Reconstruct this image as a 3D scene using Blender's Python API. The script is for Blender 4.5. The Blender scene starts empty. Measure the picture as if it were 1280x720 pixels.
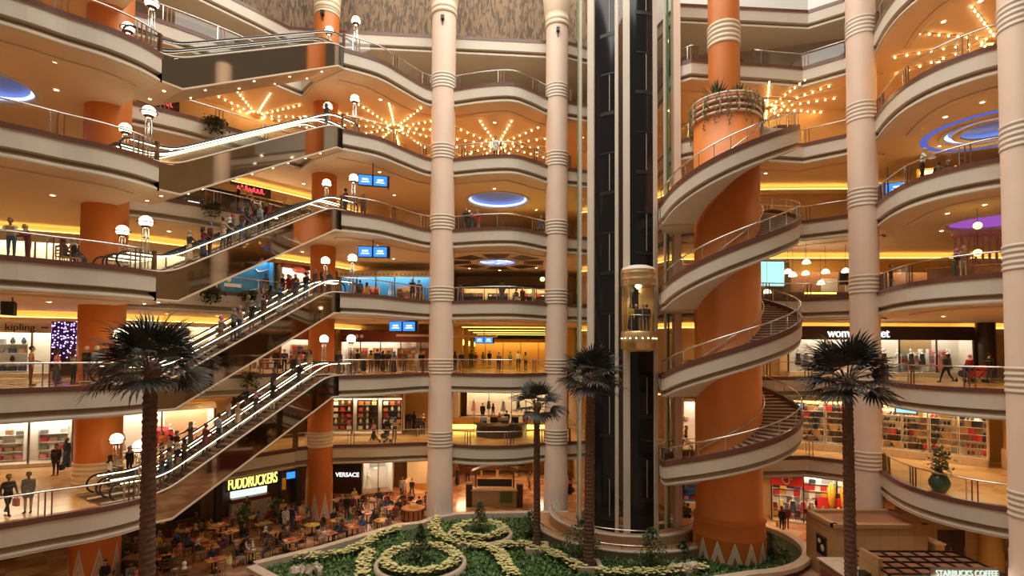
import bpy, bmesh, math, random
import numpy as np
from mathutils import Vector, Matrix
from mathutils.geometry import tessellate_polygon
random.seed(7)
S = bpy.context.scene
COL = S.collection
PI = math.pi
LV = {1: 0.0, 2: 5.4, 3: 10.8, 4: 16.2, 5: 21.6, 6: 27.0, 7: 32.4, 8: 37.8}
# ---------------------------------------------------------------- materials
def mat(name, col, rough=.6, metal=0., var=0., scale=3., emit=None, es=0., spec=.5, bump=0.):
    m = bpy.data.materials.new(name); m.use_nodes = True
    nt = m.node_tree; b = nt.nodes['Principled BSDF']
    b.inputs['Base Color'].default_value = (*col, 1); b.inputs['Roughness'].default_value = rough
    b.inputs['Metallic'].default_value = metal; b.inputs['Specular IOR Level'].default_value = spec
    if emit: b.inputs['Emission Color'].default_value = (*emit, 1); b.inputs['Emission Strength'].default_value = es
    if var or bump:
        tc = nt.nodes.new('ShaderNodeTexCoord'); n = nt.nodes.new('ShaderNodeTexNoise')
        n.inputs['Scale'].default_value = scale; n.inputs['Detail'].default_value = 4
        nt.links.new(tc.outputs['Object'], n.inputs['Vector'])
        if var:
            r = nt.nodes.new('ShaderNodeMapRange')
            r.inputs['To Min'].default_value = 1 - var; r.inputs['To Max'].default_value = 1 + var
            r.inputs['From Min'].default_value = .3; r.inputs['From Max'].default_value = .7
            nt.links.new(n.outputs['Fac'], r.inputs['Value'])
            v = nt.nodes.new('ShaderNodeVectorMath'); v.operation = 'SCALE'
            v.inputs[0].default_value = col; nt.links.new(r.outputs[0], v.inputs['Scale'])
            nt.links.new(v.outputs[0], b.inputs['Base Color'])
        if bump:
            bp = nt.nodes.new('ShaderNodeBump'); bp.inputs['Strength'].default_value = bump
            nt.links.new(n.outputs['Fac'], bp.inputs['Height']); nt.links.new(bp.outputs[0], b.inputs['Normal'])
    return m
def emis(name, col, s):
    m = bpy.data.materials.new(name); m.use_nodes = True; nt = m.node_tree
    nt.nodes.clear(); e = nt.nodes.new('ShaderNodeEmission'); o = nt.nodes.new('ShaderNodeOutputMaterial')
    e.inputs[0].default_value = (*col, 1); e.inputs[1].default_value = s; nt.links.new(e.outputs[0], o.inputs[0])
    return m
def glass(name, tint, refl=.07):
    m = bpy.data.materials.new(name); m.use_nodes = True; nt = m.node_tree; nt.nodes.clear()
    t = nt.nodes.new('ShaderNodeBsdfTransparent'); t.inputs[0].default_value = (*tint, 1)
    g = nt.nodes.new('ShaderNodeBsdfGlossy'); g.inputs['Roughness'].default_value = .03
    x = nt.nodes.new('ShaderNodeMixShader'); x.inputs[0].default_value = refl
    o = nt.nodes.new('ShaderNodeOutputMaterial')
    nt.links.new(t.outputs[0], x.inputs[1]); nt.links.new(g.outputs[0], x.inputs[2]); nt.links.new(x.outputs[0], o.inputs[0])
    return m
def tile_mat(name, c1, c2, c3, scale, rough=.25):
    m = mat(name, c1, rough); nt = m.node_tree; b = nt.nodes['Principled BSDF']
    tc = nt.nodes.new('ShaderNodeTexCoord'); mp = nt.nodes.new('ShaderNodeMapping')
    mp.inputs['Rotation'].default_value = (0, 0, PI / 4); mp.inputs['Scale'].default_value = (scale,) * 3
    ck = nt.nodes.new('ShaderNodeTexChecker'); ck.inputs['Scale'].default_value = 1
    ck.inputs['Color1'].default_value = (*c1, 1); ck.inputs['Color2'].default_value = (*c2, 1)
    n = nt.nodes.new('ShaderNodeTexNoise'); n.inputs['Scale'].default_value = .35
    mx = nt.nodes.new('ShaderNodeMix'); mx.data_type = 'RGBA'; mx.inputs['B'].default_value = (*c3, 1)
    nt.links.new(tc.outputs['Object'], mp.inputs[0]); nt.links.new(mp.outputs[0], ck.inputs['Vector'])
    nt.links.new(tc.outputs['Object'], n.inputs['Vector'])
    r = nt.nodes.new('ShaderNodeMapRange'); r.inputs['From Min'].default_value = .5; r.inputs['From Max'].default_value = .6
    nt.links.new(n.outputs['Fac'], r.inputs['Value']); nt.links.new(r.outputs[0], mx.inputs['Factor'])
    nt.links.new(ck.outputs['Color'], mx.inputs['A']); nt.links.new(mx.outputs['Result'], b.inputs['Base Color'])
    return m
M = {}
M['fascia'] = mat('cream_paint', (.67, .60, .50), .55, var=.04, scale=.6)
M['taupe'] = mat('taupe_paint', (.42, .32, .22), .6, var=.05)
M['band'] = mat('brown_granite', (.15, .062, .045), .3, var=.2, scale=20)
M['ceil'] = mat('ceiling_paint', (.72, .56, .40), .8, var=.04, scale=.3)
M['floor'] = tile_mat('amber_marble', (.66, .45, .22), (.56, .37, .17), (.72, .54, .30), .8, .18)
M['gfloor'] = tile_mat('red_cream_tile', (.50, .24, .13), (.62, .40, .24), (.36, .17, .10), .55, .16)
M['wall'] = mat('warm_wall', (.68, .48, .26), .7, var=.08, scale=.5)
M['topwall'] = mat('taupe_wall', (.40, .33, .25), .7, var=.05, scale=.5)
M['pale'] = mat('pale_pink_plaster', (.76, .575, .45), .55, var=.03, scale=.8)
M['palering'] = mat('pale_ring_plaster', (.78, .66, .55), .5)
M['orange'] = mat('orange_plaster', (.62, .175, .026), .45, var=.06, scale=.7)
M['cream'] = mat('cream_stripe', (.76, .60, .42), .5)
M['chrome'] = mat('polished_steel', (.75, .72, .68), .18, 1.)
M['bronze'] = mat('brown_bronze', (.22, .11, .07), .35, .6)
M['mirror'] = mat('dark_mirror_cladding', (.40, .33, .26), .04, 1.)
M['black'] = mat('black_plastic', (.015, .013, .012), .4)
M['darkglass'] = mat('smoked_lift_glass', (.012, .012, .014), .12, 0., spec=.35)
M['glass'] = glass('clear_glass', (.93, .95, .93), .06)
M['shopglass'] = glass('shop_glass', (.97, .97, .95), .04)
M['greenglass'] = mat('green_glass_edge', (.05, .32, .17), .12)
M['gold'] = mat('gold_metal', (.75, .55, .28), .3, .8)
M['wood'] = mat('brown_wood', (.22, .10, .045), .45, var=.25, scale=6)
M['lightwood'] = mat('light_wood', (.46, .22, .09), .45, var=.2, scale=6)
M['darkwood'] = mat('dark_wood', (.06, .03, .018), .4, var=.2, scale=6)
M['stone'] = mat('beige_stone', (.60, .47, .36), .45, var=.08, scale=4)
M['white'] = mat('white_paint', (.8, .78, .74), .5)
M['red'] = mat('red_cloth', (.55, .03, .04), .6)
M['cove'] = emis('cove_glow', (1., .62, .16), 5.)
M['bulb'] = emis('bulb_glow', (1., .62, .24), 26.)
M['down'] = emis('downlight_glow', (1., .72, .42), 14.)
M['globe'] = emis('globe_glow', (1., .78, .50), 5.)
M['strip'] = emis('handrail_strip_glow', (1., .80, .50), 6.)
M['shoplight'] = emis('shop_panel_glow', (1., .80, .52), 10.)
M['shopwhite'] = emis('white_panel_glow', (1., .90, .76), 9.)
M['bluedome'] = emis('blue_cove_glow', (.45, .58, 1.), 2.2)
M['purpledome'] = emis('purple_cove_glow', (.50, .13, .70), .5)
M['screen'] = emis('blue_screen_glow', (.04, .22, .85), 1.3)
M['whiteglow'] = emis('white_sign_glow', (1., .95, .9), 1.6)
M['yellowglow'] = emis('yellow_sign_glow', (1., .75, .12), 2.5)
M['redglow'] = emis('red_sign_glow', (1., .05, .06), 2.2)
M['amberglow'] = emis('amber_panel_glow', (1., .68, .28), 4.)
M['tealglow'] = emis('teal_box_glow', (.45, .95, .85), .9)
M['violetglow'] = emis('violet_string_glow', (.35, .22, 1.), 7.)
M['lampyellow'] = emis('yellow_pendant_glow', (1., .72, .15), 4.)
# ---------------------------------------------------------------- mesh building
class MB:
    def __init__(s): s.v = []; s.f = []; s.m = []; s.sm = []
    def add(s, vs, fs, mi=0, smooth=False):
        o = len(s.v); s.v += [tuple(map(float, v)) for v in vs]
        for f in fs: s.f.append(tuple(i + o for i in f)); s.m.append(mi); s.sm.append(smooth)
        return s
    def box(s, c, d, rz=0., mi=0, rx=0., ry=0.):
        R = Matrix.Rotation(rz, 3, 'Z') @ Matrix.Rotation(ry, 3, 'Y') @ Matrix.Rotation(rx, 3, 'X'); c = Vector(c)
        vs = [c + R @ Vector((x * d[0] / 2, y * d[1] / 2, z * d[2] / 2)) for z in (-1, 1) for x, y in ((-1, -1), (1, -1), (1, 1), (-1, 1))]
        return s.add(vs, [(3, 2, 1, 0), (4, 5, 6, 7), (0, 1, 5, 4), (1, 2, 6, 5), (2, 3, 7, 6), (3, 0, 4, 7)], mi)
    def lathe(s, prof, c=(0, 0, 0), n=24, mi=0, a0=0., a1=2 * PI, smooth=True, cap=False):
        full = abs(a1 - a0 - 2 * PI) < 1e-6; k = n if full else n + 1
        vs = [(c[0] + r * math.cos(a0 + (a1 - a0) * i / n), c[1] + r * math.sin(a0 + (a1 - a0) * i / n), c[2] + z) for r, z in prof for i in range(k)]
        fs = [(j * k + i, j * k + (i + 1) % k, (j + 1) * k + (i + 1) % k, (j + 1) * k + i) for j in range(len(prof) - 1) for i in range(n)]
        s.add(vs, fs, mi, smooth)
        if cap:
            o = len(s.v) - len(vs)
            s.f.append(tuple(o + i for i in range(k))[::-1]); s.m.append(mi); s.sm.append(False)
            s.f.append(tuple(o + (len(prof) - 1) * k + i for i in range(k))); s.m.append(mi); s.sm.append(False)
        return s
    def tube(s, path, r, n=6, mi=0, closed=False, cap=True):
        P = [Vector(p) for p in path]; N = len(P); rr = r if isinstance(r, (list, tuple)) else [r] * N
        vs = []
        up = None
        for i, p in enumerate(P):
            a = P[(i - 1) % N] if (closed or i) else p; b = P[(i + 1) % N] if (closed or i < N - 1) else p
            t = (b - a)
            t = t.normalized() if t.length > 1e-9 else Vector((0, 0, 1))
            if up is None: up = Vector((0, 0, 1)) if abs(t.z) < .95 else Vector((1, 0, 0))
            x = t.cross(up)
            if x.length < 1e-4: x = t.cross(Vector((1, 0, .3)))
            x.normalize(); y = x.cross(t).normalized(); up = y
            vs += [p + (x * math.cos(2 * PI * k / n) + y * math.sin(2 * PI * k / n)) * rr[i] for k in range(n)]
        fs = [(i * n + k, ((i + 1) % N) * n + k, ((i + 1) % N) * n + (k + 1) % n, i * n + (k + 1) % n) for i in range(N if closed else N - 1) for k in range(n)]
        s.add(vs, fs, mi, True)
        if cap and not closed:
            o = len(s.v) - len(vs)
            s.f += [tuple(o + k for k in range(n)), tuple(o + (N - 1) * n + k for k in range(n))[::-1]]; s.m += [mi] * 2; s.sm += [False] * 2
        return s
    def ball(s, c, r, n=10, mi=0, sc=(1, 1, 1), h0=-1., h1=1.):
        a0, a1 = math.asin(h0), math.asin(h1); k = max(4, n // 2)
        pr = [(math.cos(a0 + (a1 - a0) * i / k), math.sin(a0 + (a1 - a0) * i / k)) for i in range(k + 1)]
        vs = [(c[0] + r * sc[0] * q * math.cos(2 * PI * i / n), c[1] + r * sc[1] * q * math.sin(2 * PI * i / n), c[2] + r * sc[2] * z) for q, z in pr for i in range(n)]
        return s.add(vs, [(j * n + i, j * n + (i + 1) % n, (j + 1) * n + (i + 1) % n, (j + 1) * n + i) for j in range(k) for i in range(n)], mi, True)
    def prism(s, poly, z0, z1, mi=0):
        n = len(poly); tri = tessellate_polygon([[Vector((x, y, 0)) for x, y in poly]])
        vs = [(x, y, z0) for x, y in poly] + [(x, y, z1) for x, y in poly]
        fs = [tuple(t) for t in tri] + [tuple(i + n for i in t) for t in tri] + [(i, (i + 1) % n, n + (i + 1) % n, n + i) for i in range(n)]
        return s.add(vs, fs, mi)
    def poly(s, loops, z, mi=0):
        pts = [p for l in loops for p in l]
        tri = tessellate_polygon([[Vector((x, y, 0)) for x, y in l] for l in loops])
        return s.add([(x, y, z) for x, y in pts], [tuple(t) for t in tri], mi)
    def sweep(s, path, prof, mi=0, closed=False, smooth=True):
        # path: plan points, prof: (outset to the right of travel, z)
        N = len(path); nn = []
        for i in range(N):
            a = path[(i - 1) % N] if (closed or i) else path[i]; b = path[(i + 1) % N] if (closed or i < N - 1) else path[i]
            p = path[i]
            d1 = (p[0] - a[0], p[1] - a[1]); d2 = (b[0] - p[0], b[1] - p[1])
            l1 = math.hypot(*d1) or 0; l2 = math.hypot(*d2) or 0
            n1 = (d1[1] / l1, -d1[0] / l1) if l1 else None; n2 = (d2[1] / l2, -d2[0] / l2) if l2 else None
            n1 = n1 or n2; n2 = n2 or n1
            m = (n1[0] + n2[0], n1[1] + n2[1]); q = max(.35, (m[0] * m[0] + m[1] * m[1]) / 2)
            nn.append((m[0] / q, m[1] / q))
        vs = [(p[0] + n[0] * o, p[1] + n[1] * o, (p[2] if len(p) > 2 else 0) + z) for p, n in zip(path, nn) for o, z in prof]
        k = len(prof)
        s.add(vs, [(i * k + j, ((i + 1) % N) * k + j, ((i + 1) % N) * k + j + 1, i * k + j + 1) for i in range(N if closed else N - 1) for j in range(k - 1)], mi, False)
        return s
    def mesh(s, name, mats):
        me = bpy.data.meshes.new(name); me.from_pydata(s.v, [], s.f)
        for m in (mats if isinstance(mats, (list, tuple)) else [mats]): me.materials.append(M[m] if isinstance(m, str) else m)
        me.polygons.foreach_set('material_index', s.m); me.polygons.foreach_set('use_smooth', s.sm)
        me.update(); return me
    def obj(s, name, mats, parent=None, label=None, cat=None, group=None, kind=None, loc=None):
        bm = bmesh.new(); me = s.mesh(name, mats); bm.from_mesh(me)
        bmesh.ops.recalc_face_normals(bm, faces=bm.faces); bm.to_mesh(me); bm.free()
        o = bpy.data.objects.new(name, me); COL.objects.link(o)
        if parent: o.parent = parent
        if loc: o.location = loc
        return tag(o, label, cat, group, kind)
def tag(o, label=None, cat=None, group=None, kind=None):
    for k, v in (('label', label), ('category', cat), ('group', group), ('kind', kind)):
        if v: o[k] = v
    return o
def thing(name, label, cat, loc=(0, 0, 0), rz=0., group=None):
    o = bpy.data.objects.new(name, None); COL.objects.link(o); o.location = loc; o.rotation_euler = (0, 0, rz)
    o.empty_display_size = .2
    return tag(o, label, cat, group)
def kids(o): return [c for c in ALLKIDS.get(o.name, [])]
def dup(o, loc=None, rz=None, label=None, group=None, scale=None, parent=None):
    c = o.copy(); COL.objects.link(c)
    if parent: c.parent = parent
    for ch in list(o.children): dup(ch, parent=c)
    if loc is not None: c.location = loc
    if rz is not None: c.rotation_euler = (0, 0, rz)
    if scale: c.scale = (scale,) * 3 if not isinstance(scale, tuple) else scale
    return tag(c, label, None, group)
def smooth_path(pts, n=5):
    # Catmull-Rom through plan points
    out = []
    for i in range(len(pts) - 1):
        p0 = pts[max(i - 1, 0)]; p1 = pts[i]; p2 = pts[i + 1]; p3 = pts[min(i + 2, len(pts) - 1)]
        for k in range(n):
            t = k / n
            out.append(tuple(.5 * (2 * b + (c - a) * t + (2 * a - 5 * b + 4 * c - d) * t * t + (3 * b - a - 3 * c + d) * t ** 3) for a, b, c, d in zip(p0, p1, p2, p3)))
    return out + [tuple(pts[-1])]
def text(body, size, mtl, parent=None, loc=(0, 0, 0), rot=(PI / 2, 0, 0), ext=.03, name='lettering', align='CENTER', sx=1.):
    cu = bpy.data.curves.new(name, 'FONT'); cu.body = body; cu.size = size; cu.extrude = ext; cu.align_x = align; cu.align_y = 'CENTER'
    t = bpy.data.objects.new(name, cu); COL.objects.link(t)
    dg = bpy.context.evaluated_depsgraph_get(); me = bpy.data.meshes.new_from_object(t.evaluated_get(dg))
    bpy.data.objects.remove(t); bpy.data.curves.remove(cu)
    o = bpy.data.objects.new(name, me); COL.objects.link(o); me.materials.clear(); me.materials.append(M[mtl])
    o.location = loc; o.rotation_euler = rot; o.scale = (sx, 1, 1)
    if parent: o.parent = parent
    return o
# ---------------------------------------------------------------- camera
f_px, pit, rol = 680., math.atan(.0322), .0055
Fv = Vector((0, math.cos(pit), math.sin(pit))); R0 = Vector((1, 0, 0)); U0 = Vector((0, -math.sin(pit), math.cos(pit)))
Rv = R0 * math.cos(rol) + U0 * math.sin(rol); Uv = U0 * math.cos(rol) - R0 * math.sin(rol)
cam = bpy.data.cameras.new('camera'); cam.sensor_width = 36; cam.lens = f_px / 1280 * 36; cam.shift_y = 58.1 / 1280
cam.clip_start = .1; cam.clip_end = 400
co = bpy.data.objects.new('camera', cam); COL.objects.link(co)
mw = Matrix((Rv, Uv, -Fv)).transposed().to_4x4(); mw.translation = (0, 0, 12.5); co.matrix_world = mw
S.camera = co
def at_z(x, y, z):
    d = Fv + Rv * ((x - 640) / f_px) - Uv * ((y - 418.1) / f_px)
    return Vector((0, 0, 12.5)) + d * ((z - 12.5) / d.z)
def at_y(x, y, Y):
    d = Fv + Rv * ((x - 640) / f_px) - Uv * ((y - 418.1) / f_px)
    return Vector((0, 0, 12.5)) + d * (Y / d.y)
S.view_settings.view_transform = 'Standard'; S.view_settings.look = 'None'; S.view_settings.gamma = 1; S.view_settings.use_curve_mapping = False
S.view_settings.exposure = .48
# ---------------------------------------------------------------- light
w = bpy.data.worlds.new('atrium_ambient'); S.world = w; w.use_nodes = True
w.node_tree.nodes['Background'].inputs[0].default_value = (1., .77, .54, 1); w.node_tree.nodes['Background'].inputs[1].default_value = .145
def area(name, loc, size, e, col, rot=(0, 0, 0), sy=None):
    l = bpy.data.lights.new(name, 'AREA'); l.energy = e; l.color = col; l.size = size
    if sy: l.shape = 'RECTANGLE'; l.size_y = sy
    o = bpy.data.objects.new(name, l); COL.objects.link(o); o.location = loc; o.rotation_euler = rot
    return o
def spot(loc, e, col=(1., .56, .22), cone=155, r=.07, rot=(0, 0, 0)):
    l = bpy.data.lights.new('downlight_or_fill_beam', 'SPOT'); l.energy = e; l.color = col; l.spot_size = math.radians(cone); l.spot_blend = .9; l.shadow_soft_size = r
    o = bpy.data.objects.new('downlight_or_fill_beam', l); COL.objects.link(o); o.location = loc; o.rotation_euler = rot
    return o
area('skylight', (0, 26, 52), 34, 15000, (1., .95, .86), sy=34)
# ================================================================ the setting
NOSE_B = (-17.35, 26.4); NOSE_T = (-11.2, 35.35)
_l = math.hypot(NOSE_T[0] - NOSE_B[0], NOSE_T[1] - NOSE_B[1])
ED = ((NOSE_T[0] - NOSE_B[0]) / _l, (NOSE_T[1] - NOSE_B[1]) / _l); EN = (-ED[1], ED[0])
def eo(p, a, b): return (p[0] + ED[0] * a + EN[0] * b, p[1] + ED[1] * a + EN[1] * b)
EW = 3.1
BF = eo(NOSE_B, 0, EW); TF = eo(NOSE_T, 0, EW)
LEFT = smooth_path([(-33, 14.5), (-25, 18.6), (-20.8, 21.7), (-19.4, 23.15), (-18.4, 24.1), (-17.65, 25.3), NOSE_B], 4)
GAL = [(-22.3, 29.8)] + smooth_path([(-22.9, 31.2), (-20.8, 32.8), (-18.4, 35.3), (-16.3, 38.2), (-15.5, 39.2)], 3)
BACK = smooth_path([NOSE_T, (-9.2, 36.65), (-7.9, 38.5), (-6.6, 40.4), (-5.5, 40.9)], 4)[:-1] + smooth_path([(-5.5, 40.9), (-4.4, 40.7), (-2.1, 40), (0, 39.85), (1.5, 40.9), (2.6, 42), (3.4, 42.5)], 4)[:-1] + [(3.4, 42.5), (4.6, 42.8)]
TOWB = [(6, 43.3), (9.2, 43.3), (11, 41.5), (11.3, 37)]
RB = [(12.1, 36.4), (13.6, 36.6), (17.8, 37.05), (20.2, 37.4), (22.1, 35.8), (22.6, 34.6)]
RIGHT = smooth_path([(22.25, 32.9), (21.55, 30.9), (21.2, 29), (21.4, 27.3), (22.1, 25.9), (23.1, 24.9), (26, 22.9), (33, 19)], 4)
BACK2 = smooth_path([(-15.5, 39.6), (-13.5, 40.75), (-10.2, 41.2), (-7.5, 41.9), (-6.2, 42.1)], 3)[:-1] + smooth_path([(-6.2, 42.1), (-4.6, 41.4), (-2.4, 40.7), (0, 40.9), (1.5, 41.7), (2.6, 42.4), (3.4, 42.7)], 4) + [(4.6, 42.9)]
SEC = {k: [LEFT, [NOSE_B, BF], [BF] + GAL, [GAL[-1], TF, NOSE_T], BACK, TOWB, RB, RIGHT] for k in range(3, 8)}
SEC[2] = [LEFT, [NOSE_B, BF], [BF] + GAL, [GAL[-1], BACK2[0]], BACK2, TOWB, RB, RIGHT]
L8E = [(-33, 24), (-24, 33.5), (-19.2, 39.7), (-17.6, 41.9), (-14, 42.3), (-6.5, 42.9), (0, 43.4), (4.6, 43.8), (6, 44.5), (10.5, 44), (11.9, 38.8), (21.8, 39.5), (23.6, 38.2), (24.6, 33), (33, 22)]
SEC[8] = [L8E]
def edge_of(k):
    e = []
    for s in SEC[k]:
        for p in s:
            if not e or math.hypot(e[-1][0] - p[0], e[-1][1] - p[1]) > .02: e.append(tuple(p))
    return e
EDGE = {k: edge_of(k) for k in SEC}
YB, XL, XR = 82., -48., 48.
def inset(path, d):
    N = len(path); out = []
    for i in range(N):
        a = path[max(i - 1, 0)]; b = path[min(i + 1, N - 1)]; dx, dy = b[0] - a[0], b[1] - a[1]; l = math.hypot(dx, dy) or 1
        out.append((path[i][0] - dy / l * d, path[i][1] + dx / l * d))
    return out
def circ(c, r, n=36): return [(c[0] + r * math.cos(2 * PI * i / n), c[1] + r * math.sin(2 * PI * i / n)) for i in range(n)]
# ceiling domes: deck level -> (centre, radius, kind)
DOMES = {6: [((-1.3, 47), 2.7, 'blue'), ((28.2, 31.6), 2.4, 'ring'), ((-26.6, 26.6), 2.3, 'blue')], 5: [((-1.3, 47), 1.7, 'sky'), ((28.2, 31.6), 2.3, 'purple')]}
def outer(e): return e + [(XR, e[-1][1]), (XR, YB), (XL, YB), (XL, e[0][1])]
for k in range(2, 9):
    z = LV[k]; e = EDGE[k]
    MB().poly([outer(e)], z).obj('floor', 'floor' if k < 7 else 'topwall', kind='structure')
    e2 = inset(e, -.30) if False else e
    ce = [(p[0], p[1]) for p in e]
    mb = MB(); holes = [circ(c, r) for c, r, t in DOMES.get(k, [])]
    mb.poly([outer(ce)] + holes, z - 1.32)
    mb.obj('ceiling', 'ceil', kind='structure')
    # edge of the slab: granite band, cream fascia, taupe cove, cream cornice (travel keeps the void on the right)
    t = MB(); EZ = [(p[0], p[1], z) for p in e]
    t.sweep(EZ, [(-.30, .12), (.05, .12), (.05, -.12)], 1)
    t.sweep(EZ, [(.05, -.12), (.0, -.13), (.0, -.86), (-.30, -.90)], 0)
    t.sweep(EZ, [(-.30, -.90), (-.22, -1.0), (-.12, -1.10), (-.06, -1.16)], 2)
    t.sweep(EZ, [(-.06, -1.16), (-.04, -1.18), (-.04, -1.26), (-.12, -1.325), (-.3, -1.325)], 0)
    t.obj('trim_%d' % k, ['fascia', 'band', 'taupe'], kind='structure')
    if k < 8:
        # stepped moulding on the ceiling behind the cornice
        for (sec) in (SEC[k][0], SEC[k][4], SEC[k][6], SEC[k][7]):
            MB().sweep([(q[0], q[1], z) for q in inset(list(map(tuple, sec)), 1.5)], [(0, -1.325), (0, -1.40), (-.3, -1.45), (-.5, -1.40), (-.5, -1.325)], 0).obj('trim_%d' % (k + 10), 'ceil', kind='structure')
MB().box((0, 34, -.15), (110, 110, .3)).obj('floor', 'gfloor', kind='structure')
# enclosing walls
MB().box((XL - .15, 45, 22), (.3, 90, 46)).obj('wall_left', 'wall', kind='structure')
MB().box((XR + .15, 45, 22), (.3, 90, 46)).obj('wall_right', 'wall', kind='structure')
MB().box((0, YB + .15, 22), (96, .3, 46)).obj('wall_back', 'wall', kind='structure')
M['darkpanel'] = mat('dark_brown_wall_panel', (.13, .06, .03), .5, var=.15, scale=2)
# shop-side walls per level, as plan polylines standing on each deck
WALLS = {
 'left': [(-46, 31.5), (-33, 32.8), (-27.5, 35.2), (-23.5, 39), (-19.5, 43.4), (-16.5, 47), (-14.5, 50.5), (-5.8, 50.5), (-5.6, 62)],
 'right': [(6.2, 62), (6.4, 50), (11.5, 47.5), (13, 43.5), (20, 42.2), (26, 40.4), (30.5, 36.6), (46, 34.5)]}
WALLS_FLAT = [(6.2, 62), (6.4, 50), (11.5, 47.5), (13, 43.5), (20, 42.6), (36, 42), (46, 42)]
for k in range(1, 8):
    zc = LV[k + 1] - 1.32
    WALLS['right'] = WALLS_FLAT if k in (3, 4, 5) else [(6.2, 62), (6.4, 50), (11.5, 47.5), (13, 43.5), (20, 42.2), (26, 40.4), (30.5, 36.6), (46, 34.5)]
    for sd, pl in WALLS.items():
        MB().sweep(pl, [(0, LV[k]), (0, zc), (-.2, zc), (-.2, LV[k])], 0).obj('wall_' + sd, 'topwall' if k == 7 else ('darkpanel' if k == 1 and sd == 'left' else 'wall'), kind='structure')
    yb = {1: 58, 2: 62, 3: 78, 4: 56, 5: 58, 6: 56, 7: 52}[k]
    MB().box((0, yb, (LV[k] + zc) / 2), (14, .3, zc - LV[k])).obj('wall_back', 'topwall' if k == 7 else 'wall', kind='structure')
    if k in (2, 3, 4, 5):
        # cove lights: glowing slot under the ceiling along the shop line
        for sd, pl in WALLS.items():
            pts = pl[1:-1] if sd == 'left' else pl[1:]
            if sd == 'left': pts = pts[:-1]
            MB().sweep(pts, [(.55, zc - .75), (.55, zc - .40), (.50, zc - .40), (.50, zc - .7), (.02, zc - .7), (.02, zc - .75)], 0).obj('trim_%d' % (k + 20), 'wall', kind='structure')
            MB().sweep(pts, [(.44, zc - .66), (.56, zc - .36), (.44, zc - .36), (.40, zc - .66), (.44, zc - .66)], 0).obj('cove_light', 'cove', label='warm yellow cove light strip along the %s shop wall of the %s gallery' % (sd, ['', '', 'first', 'second', 'third', 'fourth'][k]), cat='cove light')
# relief-papered wall under the roof
def relief():
    m = mat('papyrus_relief', (.30, .19, .10), .7); nt = m.node_tree; b = nt.nodes['Principled BSDF']
    tc = nt.nodes.new('ShaderNodeTexCoord'); mp = nt.nodes.new('ShaderNodeMapping'); mp.inputs['Scale'].default_value = (1.6, 1.6, .38)
    n = nt.nodes.new('ShaderNodeTexNoise'); n.inputs['Scale'].default_value = 2.2; n.inputs['Detail'].default_value = 5; n.inputs['Distortion'].default_value = 1.4
    r = nt.nodes.new('ShaderNodeValToRGB'); r.color_ramp.elements[0].position = .42; r.color_ramp.elements[0].color = (.10, .065, .04, 1)
    r.color_ramp.elements[1].position = .55; r.color_ramp.elements[1].color = (.27, .17, .095, 1)
    nt.links.new(tc.outputs['Object'], mp.inputs[0]); nt.links.new(mp.outputs[0], n.inputs['Vector'])
    nt.links.new(n.outputs['Fac'], r.inputs[0]); nt.links.new(r.outputs[0], b.inputs['Base Color'])
    bp = nt.nodes.new('ShaderNodeBump'); bp.inputs['Strength'].default_value = .6; nt.links.new(n.outputs['Fac'], bp.inputs['Height']); nt.links.new(bp.outputs[0], b.inputs['Normal'])
    return m
M['relief'] = relief()
MB().sweep([(-36, 26), (-25, 37), (-20, 43), (-18, 45.4), (-6, 46.2), (5, 47), (12.5, 47)], [(0, 37.8), (0, 46)], 0).obj('wall_top', 'relief', kind='structure')
MB().sweep([(12.5, 47), (12.6, 43), (24, 43.5), (28, 38), (40, 26)], [(0, 37.8), (0, 46)], 0).obj('wall_top', 'white', kind='structure')
MB().sweep([(-36, 26.5), (-25, 37.5), (-20, 43.5), (-18, 45.9), (12, 47.5), (24, 44), (40, 26)], [(.35, 37.85), (.35, 38.9), (0, 39.0)], 0).obj('trim_40', 'fascia', kind='structure')
# piers beside the lift tower
MB().box((11.2, 36.95, 22), (.46, .7, 44)).obj('wall_pier', 'pale', kind='structure')
for q_, e_ in (((-7.6, 48.2), 420), ((-8.2, 44.6), 260), ((-1.2, 52), 380), ((3.6, 50), 300), ((-3.8, 47), 220), ((17, 40), 260), ((22, 38.6), 260)): spot((*q_, 4.02), e_)  # added fill spots without fittings, brightening ground-floor corridor, centre hall and right side
# downlight beams: real spots at the recessed fittings
SPOTS = [(-21, 24.5), (-25.5, 23.5), (-28, 28), (-24.5, 33.8), (-20.5, 37.8), (-16.5, 42.5), (-9.8, 39.6), (-10, 45.5), (-6, 45), (-1.5, 43.5), (-1.2, 50), (3.5, 46), (14, 39.6), (18.5, 39.4), (23.5, 37.5), (23.8, 31.5), (24.5, 28), (28, 27), (27, 33.5)]
for k in range(1, 8):
    for (x, y) in SPOTS:
        e = {1: 110, 2: 310, 3: 290, 4: 230, 5: 210, 6: 330, 7: 60}[k]
        spot((x, y, LV[k + 1] - 1.36), e, (1., .58, .24) if k < 6 else ((1, .5, .16) if k == 6 else (1, .8, .6)))
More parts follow.
